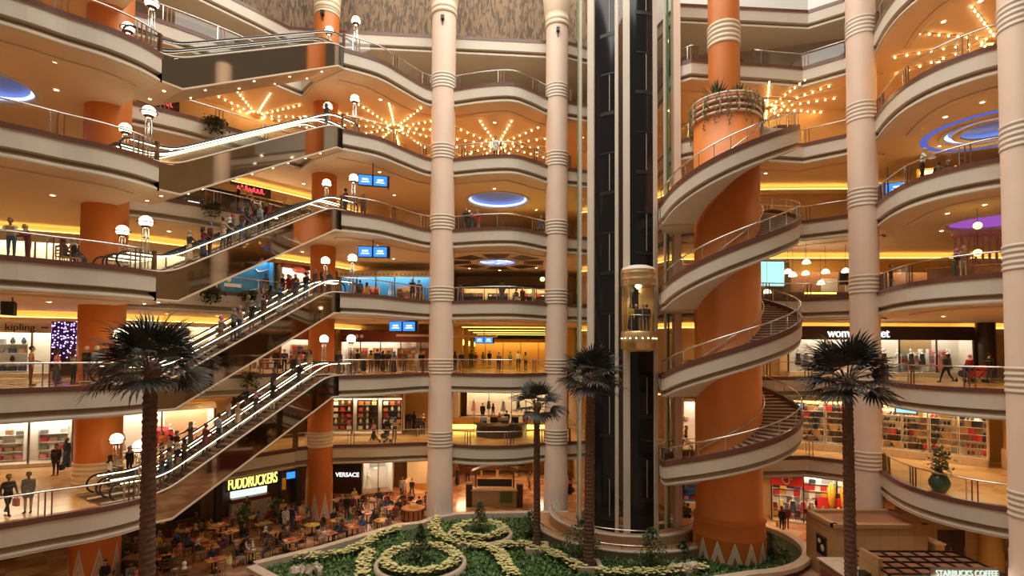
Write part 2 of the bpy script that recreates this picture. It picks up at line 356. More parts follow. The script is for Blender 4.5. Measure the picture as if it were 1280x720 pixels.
# ================================================================ columns
def zigzag(c, r, z0, z1, n, mtl, parent, lines=3, w=.10):
    mb = MB(); st = 2 * PI / n
    for i in range(n):
        a = i * st
        for j in range(lines):
            sh = j * (z1 - z0) * .30; hw = st / 2 * (1 - .30 * j)
            for sg in (-1, 1):
                N = 5; vs = []
                for q in range(N + 1):
                    t = q / N; th = a + sg * hw * (1 - t); z = z0 + t * (z1 - z0 - sh); dz = w * (z1 - z0)
                    for rr, zz in ((r + .012, z), (r + .012, max(z0, z - dz * 1.6))):
                        vs.append((c[0] + rr * math.cos(th), c[1] + rr * math.sin(th), zz))
                mb.add(vs, [(2 * q, 2 * q + 1, 2 * q + 3, 2 * q + 2) for q in range(N)])
    return mb.obj('zigzag_band', mtl, parent)
def column(name, label, c, r, shaft, ring, zz, levels, top=True, z1=46., z0=0.):
    t = thing(name, label, 'column', (c[0], c[1], z0))
    MB().lathe([(r * 1.06, 0), (r * 1.06, 3.0), (r * 1.03, 3.05), (r * 1.03, 3.9), (r, 3.95), (r, z1 - z0)] if z0 == 0 else [(r, 0), (r, z1 - z0)], n=40).obj('shaft', shaft, t)
    for k in levels:
        pr = []
        for j in range(5):
            z = LV[k] - z0 + .02 + j * .25
            pr += [(r * 1.005, z), (r * 1.045, z + .03), (r * 1.045, z + .12), (r * 1.005, z + .15)]
        MB().lathe(pr, n=40).obj('ring_band', ring, t)
    if z0 == 0:
        zigzag((0, 0), r * 1.06, .25, 2.25, 8, 'white' if shaft == 'pale' else 'fascia', t, 3, .15)
        MB().lathe([(r * 1.10, 0), (r * 1.10, .12), (r * 1.06, .14)], n=40).obj('base', shaft, t)
    if top:
        cp = MB().lathe([(r * 1.02, 38.2), (r * 1.08, 38.25), (r * 1.08, 38.5), (r * 1.02, 38.55), (r * 1.08, 38.6), (r * 1.08, 38.9), (r * 1.02, 38.95), (r * 1.12, 39.2), (r * 1.35, 41), (r * 1.5, 46)], n=40).obj('capital', 'cream', t)
        st = MB()
        for i in range(22):
            a = 2 * PI * i / 22
            st.box((r * 1.17 * math.cos(a), r * 1.17 * math.sin(a), 39.9), (.03, .12, 1.3), a, ry=.12)
        st.obj('stripe_band', 'orange', cp)
    return t
column('column', 'pale pink ringed column left of the centre bay with zigzag base', (-5.35, 41.1), .92, 'pale', 'palering', 'cream', range(2, 8))
column('column', 'pale pink ringed column between the centre bay and the glass lift tower', (3.45, 42.5), .87, 'pale', 'palering', 'cream', range(2, 8))
column('column', 'pale pink ringed column behind the right palm, right of the spiral stair', (21.95, 33.8), .82, 'pale', 'palering', 'cream', range(2, 8))
column('column', 'nearest pale pink ringed column at the right edge of the picture', (22.8, 23.9), .87, 'pale', 'palering', 'cream', range(2, 8), top=False)
column('column', 'thick orange column rising through the left balconies by the escalator feet', (-22.25, 29.5), 1.07, 'orange', 'cream', 'cream', [2], top=False)
column('column', 'orange column behind the upper ends of the escalators', (-14.2, 40.6), .9, 'orange', 'cream', 'cream', [2, 8])
for c, r, w in (((-5.35, 41.1), .92, 'left of the centre bay'), ((3.45, 42.5), .87, 'beside the lift tower'), ((-14.2, 40.6), .9, 'above the escalators')):
    t = thing('floodlight', 'small black floodlight clamped high on the column ' + w, 'floodlight', (c[0], c[1] - r - .02, 37.6))
    MB().box((0, -.12, 0), (.26, .2, .3)).obj('housing', 'black', t); MB().box((0, -.02, -.25), (.08, .06, .5)).obj('bracket', 'black', t)
# ================================================================ spiral stair
SC = (13.45, 33.95); R1, R2 = 1.95, 4.12
dr = thing('drum', 'huge orange drum at the core of the spiral stair with zigzag foot', 'drum', (*SC, 0))
MB().lathe([(2.12, 0), (2.12, 1.45), (2.16, 1.52), (2.12, 1.6), (2.06, 2.3), (2.14, 2.42), (2.06, 2.55), (R1, 2.7), (R1, 28.1), (R1 - .25, 28.1), (R1 - .25, 27.6), (.9, 27.6)], n=64).obj('shaft', 'orange', dr)
zigzag((0, 0), 2.12, .12, 1.55, 14, 'fascia', dr, 2, .17)
for j in range(4): MB().tube([(2.05 * math.cos(a), 2.05 * math.sin(a), 27. + j * .37) for a in np.linspace(0, 2 * PI, 49)[:-1]], .07, closed=True).obj('crown_ring', 'palering', dr)
for j in range(12):
    a = 2 * PI * j / 12; MB().box((2.05 * math.cos(a), 2.05 * math.sin(a), 27.55), (.06, .06, 1.2), a).obj('crown_post', 'cream', dr)
M['leaf'] = mat('leaf_green', (.055, .10, .03), .5, var=.35, scale=9)
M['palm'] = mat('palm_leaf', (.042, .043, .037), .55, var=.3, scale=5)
M['vine'] = mat('trailing_vine', (.16, .13, .03), .6, var=.4, scale=9)
rnd = random.Random(3)
mb = MB()
for j in range(40):
    a = rnd.uniform(0, 2 * PI); L = rnd.uniform(.4, 2.3); x0 = None; pts = []
    for q in range(9):
        aa = a + .04 * math.sin(q * 1.7 + j); pts.append(Vector((2.14 * math.cos(aa), 2.14 * math.sin(aa), 28.1 - L * q / 8)))
    mb.tube(pts, .022, 4)
    for p in pts:
        for _ in range(3):
            d = Vector((rnd.uniform(-.09, .09), rnd.uniform(-.09, .09), rnd.uniform(-.1, .1)))
            q = p + d; mb.add([q, q + Vector((.05, 0, .05)), q + Vector((0, .02, .11)), q + Vector((-.05, 0, .05))], [(0, 1, 2, 3)])
mb.obj('trailing_vine', 'vine', dr)
def spiky(c, r, n, mb, seed):
    q = random.Random(seed)
    for i in range(n):
        a = q.uniform(0, 2 * PI); e = q.uniform(.5, 1.5); L = r * q.uniform(.7, 1.15); w = .045
        d = Vector((math.cos(a) * math.cos(e), math.sin(a) * math.cos(e), math.sin(e))); s = Vector((-math.sin(a), math.cos(a), 0)) * w; p = Vector(c)
        mb.add([p - s, p + s, p + d * L * .6 + s * .7 - Vector((0, 0, .02)), p + d * L, p + d * L * .6 - s * .7], [(0, 1, 2, 3, 4)])
    return mb
for j, (a, lb) in enumerate(((3.9, 'leftmost spiky plant on the crown of the orange drum'), (4.9, 'middle spiky plant on the crown of the orange drum'), (5.7, 'right spiky plant on the crown of the orange drum'))):
    o = thing('spiky_plant', lb, 'plant', (SC[0] + 1.3 * math.cos(a), SC[1] + 1.3 * math.sin(a), 27.6), group='plants on the drum crown')
    spiky((0, 0, .5), [1.25, .9, .8][j], 60, MB(), j).obj('leaf_rosette', 'leaf', o); MB().lathe([(.25, 0), (.32, .5), (.28, .5)], n=12, cap=True).obj('pot', 'bronze', o)
t = thing('column', 'slim peach column rising out of the planted drum crown to the roof', 'column', (SC[0] - .1, SC[1], 27.6))
MB().lathe([(.95, 0), (.95, 18)], n=36).obj('shaft', 'orange', t)
pr = []
for j in range(5): pr += [(.955, 4.2 + j * .3), (1., 4.24 + j * .3), (1., 4.38 + j * .3), (.955, 4.42 + j * .3)]
MB().lathe(pr, n=36).obj('ring_band', 'cream', t)
RISE = {2: 3.7, 3: 4.1, 4: 4.75, 5: 4.95}; TH0 = math.radians(185)
nm = {2: 'lowest', 3: 'second lowest', 4: 'second highest', 5: 'topmost'}
for k in (2, 3, 4, 5):
    rate = RISE[k] / math.radians(175); TE = TH0 + 5.4 / rate; TF_ = TH0 + 2 * PI
    st = thing('spiral_flight', nm[k] + ' turn of the cream spiral stair around the orange drum', 'spiral stair', (*SC, LV[k]), group='turns of the spiral stair')
    def hz(th): return min(5.4, max(0, (th - TH0) * rate))
    T0_ = TH0 - (1.5 if k == 2 else .12); T1_ = TE + 1.0 if k == 5 else TF_ - .16; ths = list(np.linspace(T0_, T1_, 84))
    path = [(R2 * math.cos(a), R2 * math.sin(a), hz(a)) for a in ths]
    mb = MB()
    mb.sweep(path, [(-.12, .42), (.03, .42), (.03, .08)], 1)
    mb.sweep(path, [(.03, .08), (0, .07), (0, -.62), (-.28, -.66)], 0)
    mb.sweep(path, [(-.28, -.66), (-.20, -.76), (-.12, -.86), (-.10, -.90)], 2)
    mb.sweep(path, [(-.10, -.90), (-.06, -.92), (-.06, -1.0), (-.14, -1.05), (-.3, -1.06)], 0)
    mb.sweep(path, [(-.12, .42), (-.12, -.1)], 1)
    mb.obj('stringer', ['fascia', 'band', 'taupe'], st)
    ip = [((R1 - .02) * math.cos(a), (R1 - .02) * math.sin(a), hz(a) - .98) for a in ths]; op = [((R2 - .3) * math.cos(a), (R2 - .3) * math.sin(a), hz(a) - 1.06) for a in ths]
    MB().add(ip + op, [(i, i + 1, len(ths) + i + 1, len(ths) + i) for i in range(len(ths) - 1)], 0, True).obj('soffit', 'fascia', st)
    n = 32; da = (TE - TH0) / n; mb = MB()
    for i in range(n):
        a = TH0 + i * da; z = (i + 1) * 5.4 / n
        vs = []
        for zz in (z - 5.4 / n - .12, z - .05, z):
            for rr, aa in ((R1, a), (R2 - .12, a), (R2 - .12, a + da * 1.12), (R1, a + da * 1.12)): vs.append((rr * math.cos(aa), rr * math.sin(aa), zz))
        mb.add(vs, [(0, 1, 5, 4), (2, 3, 7, 6), (1, 2, 6, 5)], 1).add(vs, [(4, 5, 9, 8), (8, 9, 10, 11), (5, 6, 10, 9), (6, 7, 11, 10)], 0)
    mb.obj('steps', ['stone', 'bronze'], st, kind=None)
    aa = list(np.linspace(TE, T1_, 20)); mb = MB()
    mb.add([((R1) * math.cos(a), R1 * math.sin(a), 5.4) for a in aa] + [((R2 - .1) * math.cos(a), (R2 - .1) * math.sin(a), 5.4) for a in aa], [(i, i + 1, 21 + i, 20 + i) for i in range(19)])
    mb.obj('landing', 'floor', st)
    if k == 2: MB().lathe([(R1, 0.005), (R2 - .1, 0.005)], a0=T0_, a1=TH0 + .05, n=14).obj('landing', 'floor', st)
    fl = [a for a in ths if a < TE + .5]
    MB().tube([((R2 - .05) * math.cos(a), (R2 - .05) * math.sin(a), hz(a) + 1.18) for a in fl], .045, 8).obj('handrail', 'chrome', st)
    MB().tube([((R1 + .12) * math.cos(a), (R1 + .12) * math.sin(a), hz(a) + 1.0) for a in fl], .04, 8).obj('handrail', 'chrome', st)
    MB().add([((R2 - .05) * math.cos(a), (R2 - .05) * math.sin(a), hz(a) + .42) for a in fl] + [((R2 - .05) * math.cos(a), (R2 - .05) * math.sin(a), hz(a) + 1.1) for a in fl], [(i, i + 1, len(fl) + i + 1, len(fl) + i) for i in range(len(fl) - 1)], 0, True).obj('glass_panel', 'glass', st)
    for a in fl[::4]: MB().box(((R2 - .05) * math.cos(a), (R2 - .05) * math.sin(a), hz(a) + .78), (.04, .04, .8), a).obj('baluster', 'chrome', st)
# ================================================================ glass lift tower
TC = (8.0, 39.0); TR = 3.3
def tarc(x):   # pixel column -> angle on the tower front
    u = (x - 640) / f_px; lo, hi = -PI + 1e-3, -1e-3
    best = min((abs((TC[0] + TR * math.cos(a)) / (TC[1] + TR * math.sin(a)) - u), a) for a in np.linspace(-PI - .3, .3, 2400) if TC[1] + TR * math.sin(a) < 39.6)
    return best[1]
tw = thing('lift_tower', 'tall round glass lift tower with pale frames and two smoked shafts', 'lift tower', (*TC, 0))
def arcpanel(x0, x1, r, z0, z1, n=8):
    a0, a1 = tarc(x0), tarc(x1); aa = np.linspace(a0, a1, n + 1)
    return MB().add([(r * math.cos(a), r * math.sin(a), z) for z in (z0, z1) for a in aa], [(i, i + 1, n + 2 + i, n + 1 + i) for i in range(n)], 0, True)
ZT = 45.
for a, b in ((743, 769), (788, 817)): arcpanel(a, b, TR - .02, .2, ZT).obj('shaft_glass', 'darkglass', tw)
for a, b in ((735, 742.5), (769, 773), (779, 787.5), (817, 821.5)):
    a0, a1 = tarc(a), tarc(b); aa = np.linspace(a0, a1, 4)
    mb = MB()
    for i in range(3):
        mb.prism([(r * math.cos(q), r * math.sin(q)) for r, q in ((TR + .08, aa[i]), (TR + .08, aa[i + 1]), (TR - .3, aa[i + 1]), (TR - .3, aa[i]))], .2, ZT)
    mb.obj('frame_post', 'fascia', tw)
for x in (725.5, 832):
    a = tarc(x); MB().box(((TR) * math.cos(a), TR * math.sin(a), ZT / 2), (.14, .16, ZT - .4), a).obj('frame_post', 'fascia', tw)
for a, b in ((721.6, 724), (834, 837)): arcpanel(a, b, TR + .02, .2, ZT, 3).obj('glass_edge', 'greenglass', tw)
for a, b in ((727, 735), (773, 779), (821, 830)): arcpanel(a, b, TR - .05, .2, ZT, 4).obj('clear_panel', 'glass', tw)
MB().lathe([(2.1, .2), (2.1, ZT)], a0=.15, a1=PI - .15, n=14).obj('shaft_core', 'bronze', tw)
mb1 = []
for a, b, off in ((743, 769, 1.6), (788, 817, 2.9)):
    for k in range(1, 9):
        z = LV[k] + off; m_ = (a + b) / 2
        arcpanel(a + 7, b - 1, TR + .01, z - .12, z + .12, 4).obj('landing_beam', 'black', tw)
        arcpanel(m_ + 5.5, m_ + 6.5, TR + .015, z + .15, z + 2.6, 1).obj('guide_rail', 'taupe', tw)
        arcpanel(a + 8, b - 1, TR + .01, z + 2.65, z + 2.75, 4).obj('landing_beam', 'black', tw)
spot((8.07, 34.75, 16.5), 70, (1., .7, .36), 150)
cb = thing('lift_cab', 'gold capsule lift cab with lit glass riding the right shaft', 'lift cab', (8.07, 34.72, 12.65))
rc = 1.10
MB().lathe([(.05, -.1), (.7, -.1), (rc, .1), (rc, 1.15), (rc - .05, 1.2), (0.02, 1.2)], n=32).obj('skirt_panel', 'gold', cb)
MB().lathe([(rc - .03, 1.2), (rc - .03, 4.1)], n=32, a0=PI, a1=2 * PI).obj('glass_wall', 'glass', cb)
MB().lathe([(rc - .05, 1.2), (rc - .05, 4.1)], n=20, a0=.1, a1=PI - .1).obj('back_wall', 'gold', cb)
MB().lathe([(rc, 4.1), (rc, 4.45), (rc + .03, 4.48), (rc, 4.52), (rc, 4.85), (rc + .03, 4.88), (rc, 4.92), (rc, 5.1)], n=32).obj('crown_panel', 'gold', cb)
MB().lathe([(rc, 5.1), (rc - .1, 5.25), (.6, 5.4), (.02, 5.45)], n=32).obj('roof_cap', 'fascia', cb)
MB().lathe([(rc - .06, 4.12), (.02, 4.12)], n=24).obj('cab_ceiling', 'gold', cb)
MB().lathe([(.22, 4.1), (.1, 3.95), (.01, 3.9)], n=14).obj('cab_lamp', 'globe', cb)
for j in range(5):
    a = PI + PI * (j + .5) / 5; MB().box(((rc - .02) * math.cos(a), (rc - .02) * math.sin(a), 2.65), (.03, .03, 2.9), a).obj('mullion', 'gold', cb)
MB().tube([((rc - .08) * math.cos(a), (rc - .08) * math.sin(a), 2.2) for a in np.linspace(PI, 2 * PI, 17)], .025).obj('handrail', 'chrome', cb)
for j in range(9):
    a = PI + PI * (j + .5) / 9; MB().ball(((rc + .02) * math.cos(a), (rc + .02) * math.sin(a), .75), .035, 6).obj('marker_lamp', 'down', cb)
# stone terraces and rails around the tower foot
tb = thing('terrace', 'curved beige stone terrace rings with steel rails around the lift tower foot', 'terrace', (*TC, 0))
for r, z, a0, a1 in ((5.25, 1.25, PI * .93, PI * 1.98), (6.5, .75, PI * .93, PI * 1.93)):
    MB().lathe([(r, 0), (r, z - .14), (r + .06, z - .14), (r + .06, z), (r - .35, z), (r - .35, 0)], a0=a0, a1=a1, n=40).obj('stone_ring', 'stone', tb)
    rl = MB().tube([((r - .15) * math.cos(a), (r - .15) * math.sin(a), z + .28) for a in np.linspace(a0 + .1, a1 - .1, 36)], .035).obj('rail', 'chrome', tb)
    for a in np.linspace(a0 + .15, a1 - .15, 7): MB().box(((r - .15) * math.cos(a), (r - .15) * math.sin(a), z + .14), (.05, .05, .28), a).obj('rail_post', 'chrome', rl)
MB().lathe([(4.88, .8), (3.4, .8)], a0=PI * .9, a1=PI * 2, n=32).obj('terrace_floor', 'lightwood', tb)
MB().lathe([(6.14, .55), (5.26, .55)], a0=PI * .9, a1=PI * 1.95, n=32).obj('terrace_floor', 'lightwood', tb)
MB().lathe([(3.42, 0), (3.42, .64)], n=40).obj('plinth', 'stone', tb)
# ================================================================ railings
def railing(path, z, label, ins=.14, group='glass railings along the balcony edges'):
    p = inset(list(map(tuple, path)), ins); o = thing('glass_railing', label, 'railing', (p[0][0], p[0][1], z), group=None)
    q = [(a - p[0][0], b - p[0][1]) for a, b in p]
    MB().tube([(a, b, 1.12) for a, b in q], .042, 6).obj('handrail', 'chrome', o)
    MB().sweep([(a, b, 0) for a, b in q], [(0, .14), (0, 1.0)]).obj('glass_panel', 'glass', o)
    d = 0.; nxt = .6; n = 0
    for i in range(len(q) - 1):
        L = math.hypot(q[i + 1][0] - q[i][0], q[i + 1][1] - q[i][1])
        while d + L > nxt:
            t = (nxt - d) / L; x = q[i][0] + t * (q[i + 1][0] - q[i][0]); y = q[i][1] + t * (q[i + 1][1] - q[i][1])
            a = math.atan2(q[i + 1][1] - q[i][1], q[i + 1][0] - q[i][0])
            MB().box((x, y, .62), (.05, .05, 1.0), a).obj('post', 'bronze' if n % 3 else 'chrome', o)
            n += 1; nxt += (.22 if n % 3 else 2.6)
        d += L
    for e in (0, -1): MB().box((q[e][0], q[e][1], .62), (.16, .16, 1.02)).obj('end_post', 'bronze', o)
    return o
FN = {2: 'first', 3: 'second', 4: 'third', 5: 'fourth', 6: 'fifth', 7: 'sixth'}
for k in range(2, 8):
    for i, pl in ((0, 'round-nosed balcony at the left'), (2, 'gallery behind the escalators'), (4, 'wavy bay left of the lift tower'), (6, 'straight gallery behind the spiral stair'), (7, 'bulging balcony at the right')):
        s = SEC[k][i]
        if i == 6:
            railing([(11.4, 37.0), (12.1, 36.4), (12.6, 36.5)], LV[k], 'short glass railing between lift tower and spiral stair, %s gallery up' % FN[k]); s = s[2:]
            s = [(16.6, 36.9)] + list(s)
        if i == 0 and k == 7: continue
        railing(s, LV[k], 'glass railing on the %s, %s gallery up' % (pl, FN[k]))
railing([p for p in L8E[1:9]], LV[8], 'topmost railing below the relief wall at the back') if False else None
# ================================================================ escalators
def zs(s): return 0. if s < .6 else (5.4 if s > 10. else 5.4 * (s - .6) / 9.4)
def zb(s): return -1.3 if s < 1.0 else (4.1 if s > 10.4 else -1.3 + 5.4 * (s - 1.0) / 9.4)
LEN = _l
ANG = math.atan2(ED[1], ED[0])
SS = [-2.0, -1.2, 0.02, .3, .6, .9, 1.0, 1.3] + list(np.linspace(1.8, 9.2, 9)) + [9.7, 10., 10.3, 10.4, LEN - .02, LEN + 1.0, LEN + 1.9]
def zsm(s):  # softened step line for the balustrade
    return sum(zs(s + d) for d in (-.6, -.3, 0, .3, .6)) / 5
def escalator(k, off, lit, label):
    o = thing('escalator', label, 'escalator', (*eo(NOSE_B, 0, off), LV[k]), ANG, 'escalators on the left')
    W = 1.45
    for y, nm_ in ((0, 'near'), (W, 'far')):
        mb = MB(); S2 = [s for s in SS if 0 <= s <= LEN]
        mb.add([(s, y, zs(s) + .10) for s in S2] + [(s, y, zb(s)) for s in S2], [(i, i + 1, len(S2) + i + 1, len(S2) + i) for i in range(len(S2) - 1)])
        mb.obj('side_cladding', 'mirror', o)
        MB().tube([(s, y, zsm(s) + .13) for s in SS], .05, 6).obj('skirt_rail', 'fascia', o)
        yy = y + (.14 if y == 0 else -.14)
        S3 = SS[1:-1]
        MB().add([(s, yy, zsm(s) + .12) for s in S3] + [(s, yy, zsm(s) + .86) for s in S3], [(i, i + 1, len(S3) + i + 1, len(S3) + i) for i in range(len(S3) - 1)]).obj('glass_panel', 'glass', o)
        lo = [(SS[1] - .43 * math.sin(t), yy, .52 - .43 * math.cos(t)) for t in np.linspace(.25, PI - .01, 8)]
        hi = [(SS[-2] + .43 * math.sin(t), yy, 5.4 + .52 + .43 * math.cos(t)) for t in np.linspace(.01, PI - .25, 8)]
        hr = MB().tube(lo + [(s, yy, zsm(s) + .95) for s in S3] + hi, .05, 8).obj('handrail', 'black', o)
        if lit: MB().tube([(s, yy, zsm(s) + .88) for s in S3], .02, 6).obj('light_strip', 'strip', hr)
        else: MB().tube([(s, yy, zsm(s) + .87) for s in S3], .03, 6).obj('rail_channel', 'chrome', hr)
    mb = MB(); S2 = [s for s in SS if 0 <= s <= LEN]
    mb.add([(s, -.03, zb(s)) for s in S2] + [(s, W + .13, zb(s)) for s in S2], [(i, i + 1, len(S2) + i + 1, len(S2) + i) for i in range(len(S2) - 1)])
    mb.add([(s, -.03, zb(s)) for s in S2] + [(s, -.03, zb(s) + .09) for s in S2], [(i, i + 1, len(S2) + i + 1, len(S2) + i) for i in range(len(S2) - 1)])
    mb.add([(s, -.03, zb(s) + .09) for s in S2] + [(s, 0.01, zb(s) + .11) for s in S2], [(i, i + 1, len(S2) + i + 1, len(S2) + i) for i in range(len(S2) - 1)])
    mb.obj('soffit', 'ceil', o)
    mb = MB(); n = 27
    for i in range(n):
        s = .6 + 9.4 * i / n; z = 5.4 * (i + 1) / n
        mb.box((s + .18, W / 2, z - .11), (.38, .98, .22))
    mb.box((-.7, W / 2, .015), (2.5, 1., .03)); mb.box((LEN + .45, W / 2, 5.415), (2.7, 1., .03))
    mb.obj('steps', 'bronze', o)
    for y in (.14, W - .14): MB().add([(s, y + q, zs(s) + h) for q, h in ((-.12, .12), (.12, .05)) for s in SS], [(i, i + 1, len(SS) + i + 1, len(SS) + i) for i in range(len(SS) - 1)]).obj('deck_board', 'bronze', o)
    for s in (.5, 2.5, 5., 7.5, 9.8):
        MB().lathe([(.07, 0), (.005, -.012)], (s, .5 + .4 * (int(s * 2) % 2), zb(s) - .005), 10).obj('soffit_lamp', 'down', o)
    return o
NB = {2: 'lowest', 3: 'second lowest', 4: 'middle', 5: 'second highest', 6: 'topmost'}
for k in range(2, 7):
    escalator(k, 0.0, k < 6, 'nearer escalator of the %s pair with dark mirrored side' % NB[k])
    escalator(k, 1.6, k < 6, 'farther escalator of the %s pair, behind its twin' % NB[k])
# globe lamps by the escalator ends
gl = thing('globe_lamp', 'x', 'lamp', (0, 0, 0), 0, 'globe lamps by the escalators')
MB().lathe([(.22, 0), (.22, .06), (.16, .1), (.02, .12)], n=16).obj('base', 'chrome', gl)
for i in range(4):
    a = PI / 4 + i * PI / 2; MB().tube([(.13 * math.cos(a), .13 * math.sin(a), .08), (.13 * math.cos(a), .13 * math.sin(a), 2.3)], .022).obj('rod', 'chrome', gl)
for z in (.9, 1.7): MB().lathe([(.15, z), (.15, z + .05)], n=12).obj('collar', 'chrome', gl)
MB().ball((0, 0, 2.5), .30, 16).obj('globe', 'globe', gl)
MB().tube([(.37 * math.cos(a), .37 * math.sin(a), 2.46) for a in np.linspace(0, 2 * PI, 25)[:-1]], .03, closed=True).obj('ring', 'bronze', gl)
MB().lathe([(.1, 2.2), (.22, 2.26), (.24, 2.3)], n=12).obj('cup', 'bronze', gl)
gpos = []
for k in (2, 3, 4, 5, 6): gpos += [((-17.75, 26.15), k, 'at the foot of the %s escalators, on the balcony nose' % NB[k]), ((-20.35, 28.2), k, 'at the foot of the %s escalators, behind the other globe lamp' % NB[k])]
for k in (3, 4, 5, 6, 7): gpos += [((-10.7, 36.2), k, 'at the head of the %s escalators, at the right' % NB[k - 1]), ((-12.9, 37.35), k, 'at the head of the %s escalators, at the left' % NB[k - 1])]
for i, (p, k, w) in enumerate(gpos):
    lb = 'globe lamp on four steel rods ' + w
    if i == 0: gl.location = (*p, LV[k]); gl['label'] = lb
    else: dup(gl, (*p, LV[k]), label=lb)
# ================================================================ ceiling lights
ORD = {1: 'ground floor', 2: 'first gallery', 3: 'second gallery', 4: 'third gallery', 5: 'fourth gallery', 6: 'fifth gallery', 7: 'sixth gallery'}
M['bluepaint'] = mat('blue_dome_paint', (.20, .28, .55), .5)
M['coffer'] = mat('coffer_brown', (.20, .11, .055), .5)
def sky_panel():
    m = emis('sky_panel_glow', (.2, .35, 1.), 1.6); nt = m.node_tree; e = [n for n in nt.nodes if n.type == 'EMISSION'][0]
    tc = nt.nodes.new('ShaderNodeTexCoord'); n = nt.nodes.new('ShaderNodeTexNoise'); n.inputs['Scale'].default_value = 1.6; n.inputs['Detail'].default_value = 4
    r = nt.nodes.new('ShaderNodeValToRGB'); r.color_ramp.elements[0].position = .45; r.color_ramp.elements[0].color = (.10, .20, 1., 1); r.color_ramp.elements[1].position = .68; r.color_ramp.elements[1].color = (.9, .95, 1, 1)
    nt.links.new(tc.outputs['Object'], n.inputs['Vector']); nt.links.new(n.outputs['Fac'], r.inputs[0]); nt.links.new(r.outputs[0], e.inputs[0]); return m
M['skypanel'] = sky_panel()
DN = {0: 'over the centre bay', 1: 'over the right balcony', 2: 'over the far left balcony'}
for k, ds in DOMES.items():
    for i, (c, r, kd) in enumerate(ds):
        z = LV[k] - 1.32
        lb = {'blue': 'blue lit ceiling dome with white rim ', 'ring': 'blue lit double ring ceiling dome ', 'sky': 'bright sky-blue ceiling disc amid brown coffers ', 'purple': 'purple lit ceiling dome with a yellow pendant '}[kd] + DN[i]
        o = thing('ceiling_dome', lb, 'ceiling dome', (*c, z))
        bowl = [(r, 0), (r, .12), (r * .99, .25), (r * .9, .45), (r * .7, .68), (r * .35, .85), (.02, .9)]
        MB().lathe(bowl, n=48).obj('bowl', 'bluepaint' if kd != 'purple' else 'purpledome', o)
        MB().lathe([(r + .16, -.02), (r + .16, -.09), (r - .02, -.09), (r - .16, -.02), (r - .16, .1)], n=48).obj('rim', 'fascia', o)
        if kd in ('blue', 'ring'): MB().lathe([(r * .86, .2), (r * .93, .12), (r * .96, .2), (r * .92, .28)], n=48).obj('cove_light', 'bluedome', o)
        if kd == 'ring':
            MB().lathe([(r * .62, -.02), (r * .78, -.02), (r * .78, .1), (r * .62, .1), (r * .62, -.02)], n=48).obj('inner_ring', 'ceil', o)
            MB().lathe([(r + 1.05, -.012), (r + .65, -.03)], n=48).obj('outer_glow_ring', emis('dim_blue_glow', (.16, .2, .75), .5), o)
        if kd == 'sky':
            MB().lathe([(r * .97, .05), (.02, .06)], n=40).obj('lit_panel', 'skypanel', o)
            for j in range(8):
                a = PI / 4 * j; h = .30
                q = [((r + .7) * math.cos(a - h), (r + .7) * math.sin(a - h)), ((r + .7) * math.cos(a + h), (r + .7) * math.sin(a + h)), ((r + 2.4) * math.cos(a + h * .9), (r + 2.4) * math.sin(a + h * .9)), ((r + 2.4) * math.cos(a - h * .9), (r + 2.4) * math.sin(a - h * .9))]
                MB().prism(q, -.05, -.01).obj('coffer_panel', 'coffer', o)
                MB().prism([(x * .97 + .02 * math.cos(a), y * .97) for x, y in [((r + .95) * math.cos(a - .2), (r + .95) * math.sin(a - .2)), ((r + .95) * math.cos(a + .2), (r + .95) * math.sin(a + .2)), ((r + 2.2) * math.cos(a + .2), (r + 2.2) * math.sin(a + .2)), ((r + 2.2) * math.cos(a - .2), (r + 2.2) * math.sin(a - .2))]], -.06, -.05).obj('coffer_inset', 'darkwood', o)
def star(c, R, label, rays=12, nb=8):
    o = thing('starburst_light', label, 'ceiling light', (*c, LV[7] - 1.32))
    MB().lathe([(.55, -.01), (.5, -.1), (.02, -.16)], n=24).obj('centre_boss', 'gold', o)
    proto = None
    for i in range(rays):
        a = 2 * PI * i / rays + .12
        MB().box((R * .56 * math.cos(a), R * .56 * math.sin(a), -.02), (R * .9, .09, .04), a).obj('ray_strip', 'gold', o)
        for j in range(nb):
            r = R * (.14 + .86 * j / (nb - 1)); p = (r * math.cos(a), r * math.sin(a), -.09)
            if proto is None: proto = MB().ball((0, 0, 0), .05, 8).obj('bulb', 'bulb', o, loc=p)
            else:
                b = proto.copy(); b.location = p; COL.objects.link(b); b.parent = o
    return o
star((-1.4, 48.2), 5.2, 'large starburst of warm bulbs on the ceiling of the top centre bay', 13, 7)
star((-9.8, 44.5), 4.6, 'starburst of bulbs on the ceiling right of the upper escalator heads')
star((-20.2, 42.2), 4.4, 'starburst of bulbs on the ceiling behind the upper escalators')
star((19.2, 40.6), 4.4, 'starburst of bulbs on the ceiling behind the top of the spiral stair')
star((28.4, 31.4), 5., 'starburst of bulbs on the ceiling of the upper right balcony')
dl = None; rr = random.Random(11)
BAYS = [('left balcony', [(-21, 24.5), (-25.5, 23.5), (-28, 28), (-23.2, 27.2)]), ('gallery behind the escalators', [(-24.5, 33.8), (-20.5, 37.8), (-22.5, 35.4), (-16.5, 42.5)]), ('bay left of the lift tower', [(-9.8, 39.6), (-10, 45.5), (-6, 43), (-6, 45)]), ('centre bay', [(-3.5, 42.5), (-1.5, 43.5), (1.3, 43), (3.5, 46), (-4, 50.5), (-1.2, 51.5), (2.2, 50)]), ('gallery behind the spiral stair', [(14, 39.6), (16, 38.2), (18.5, 39.4), (20.5, 39), (23.5, 37.5)]), ('right balcony', [(23.8, 31.5), (24, 29.8), (24.5, 28), (26, 26.5), (28, 26), (27, 34)])]
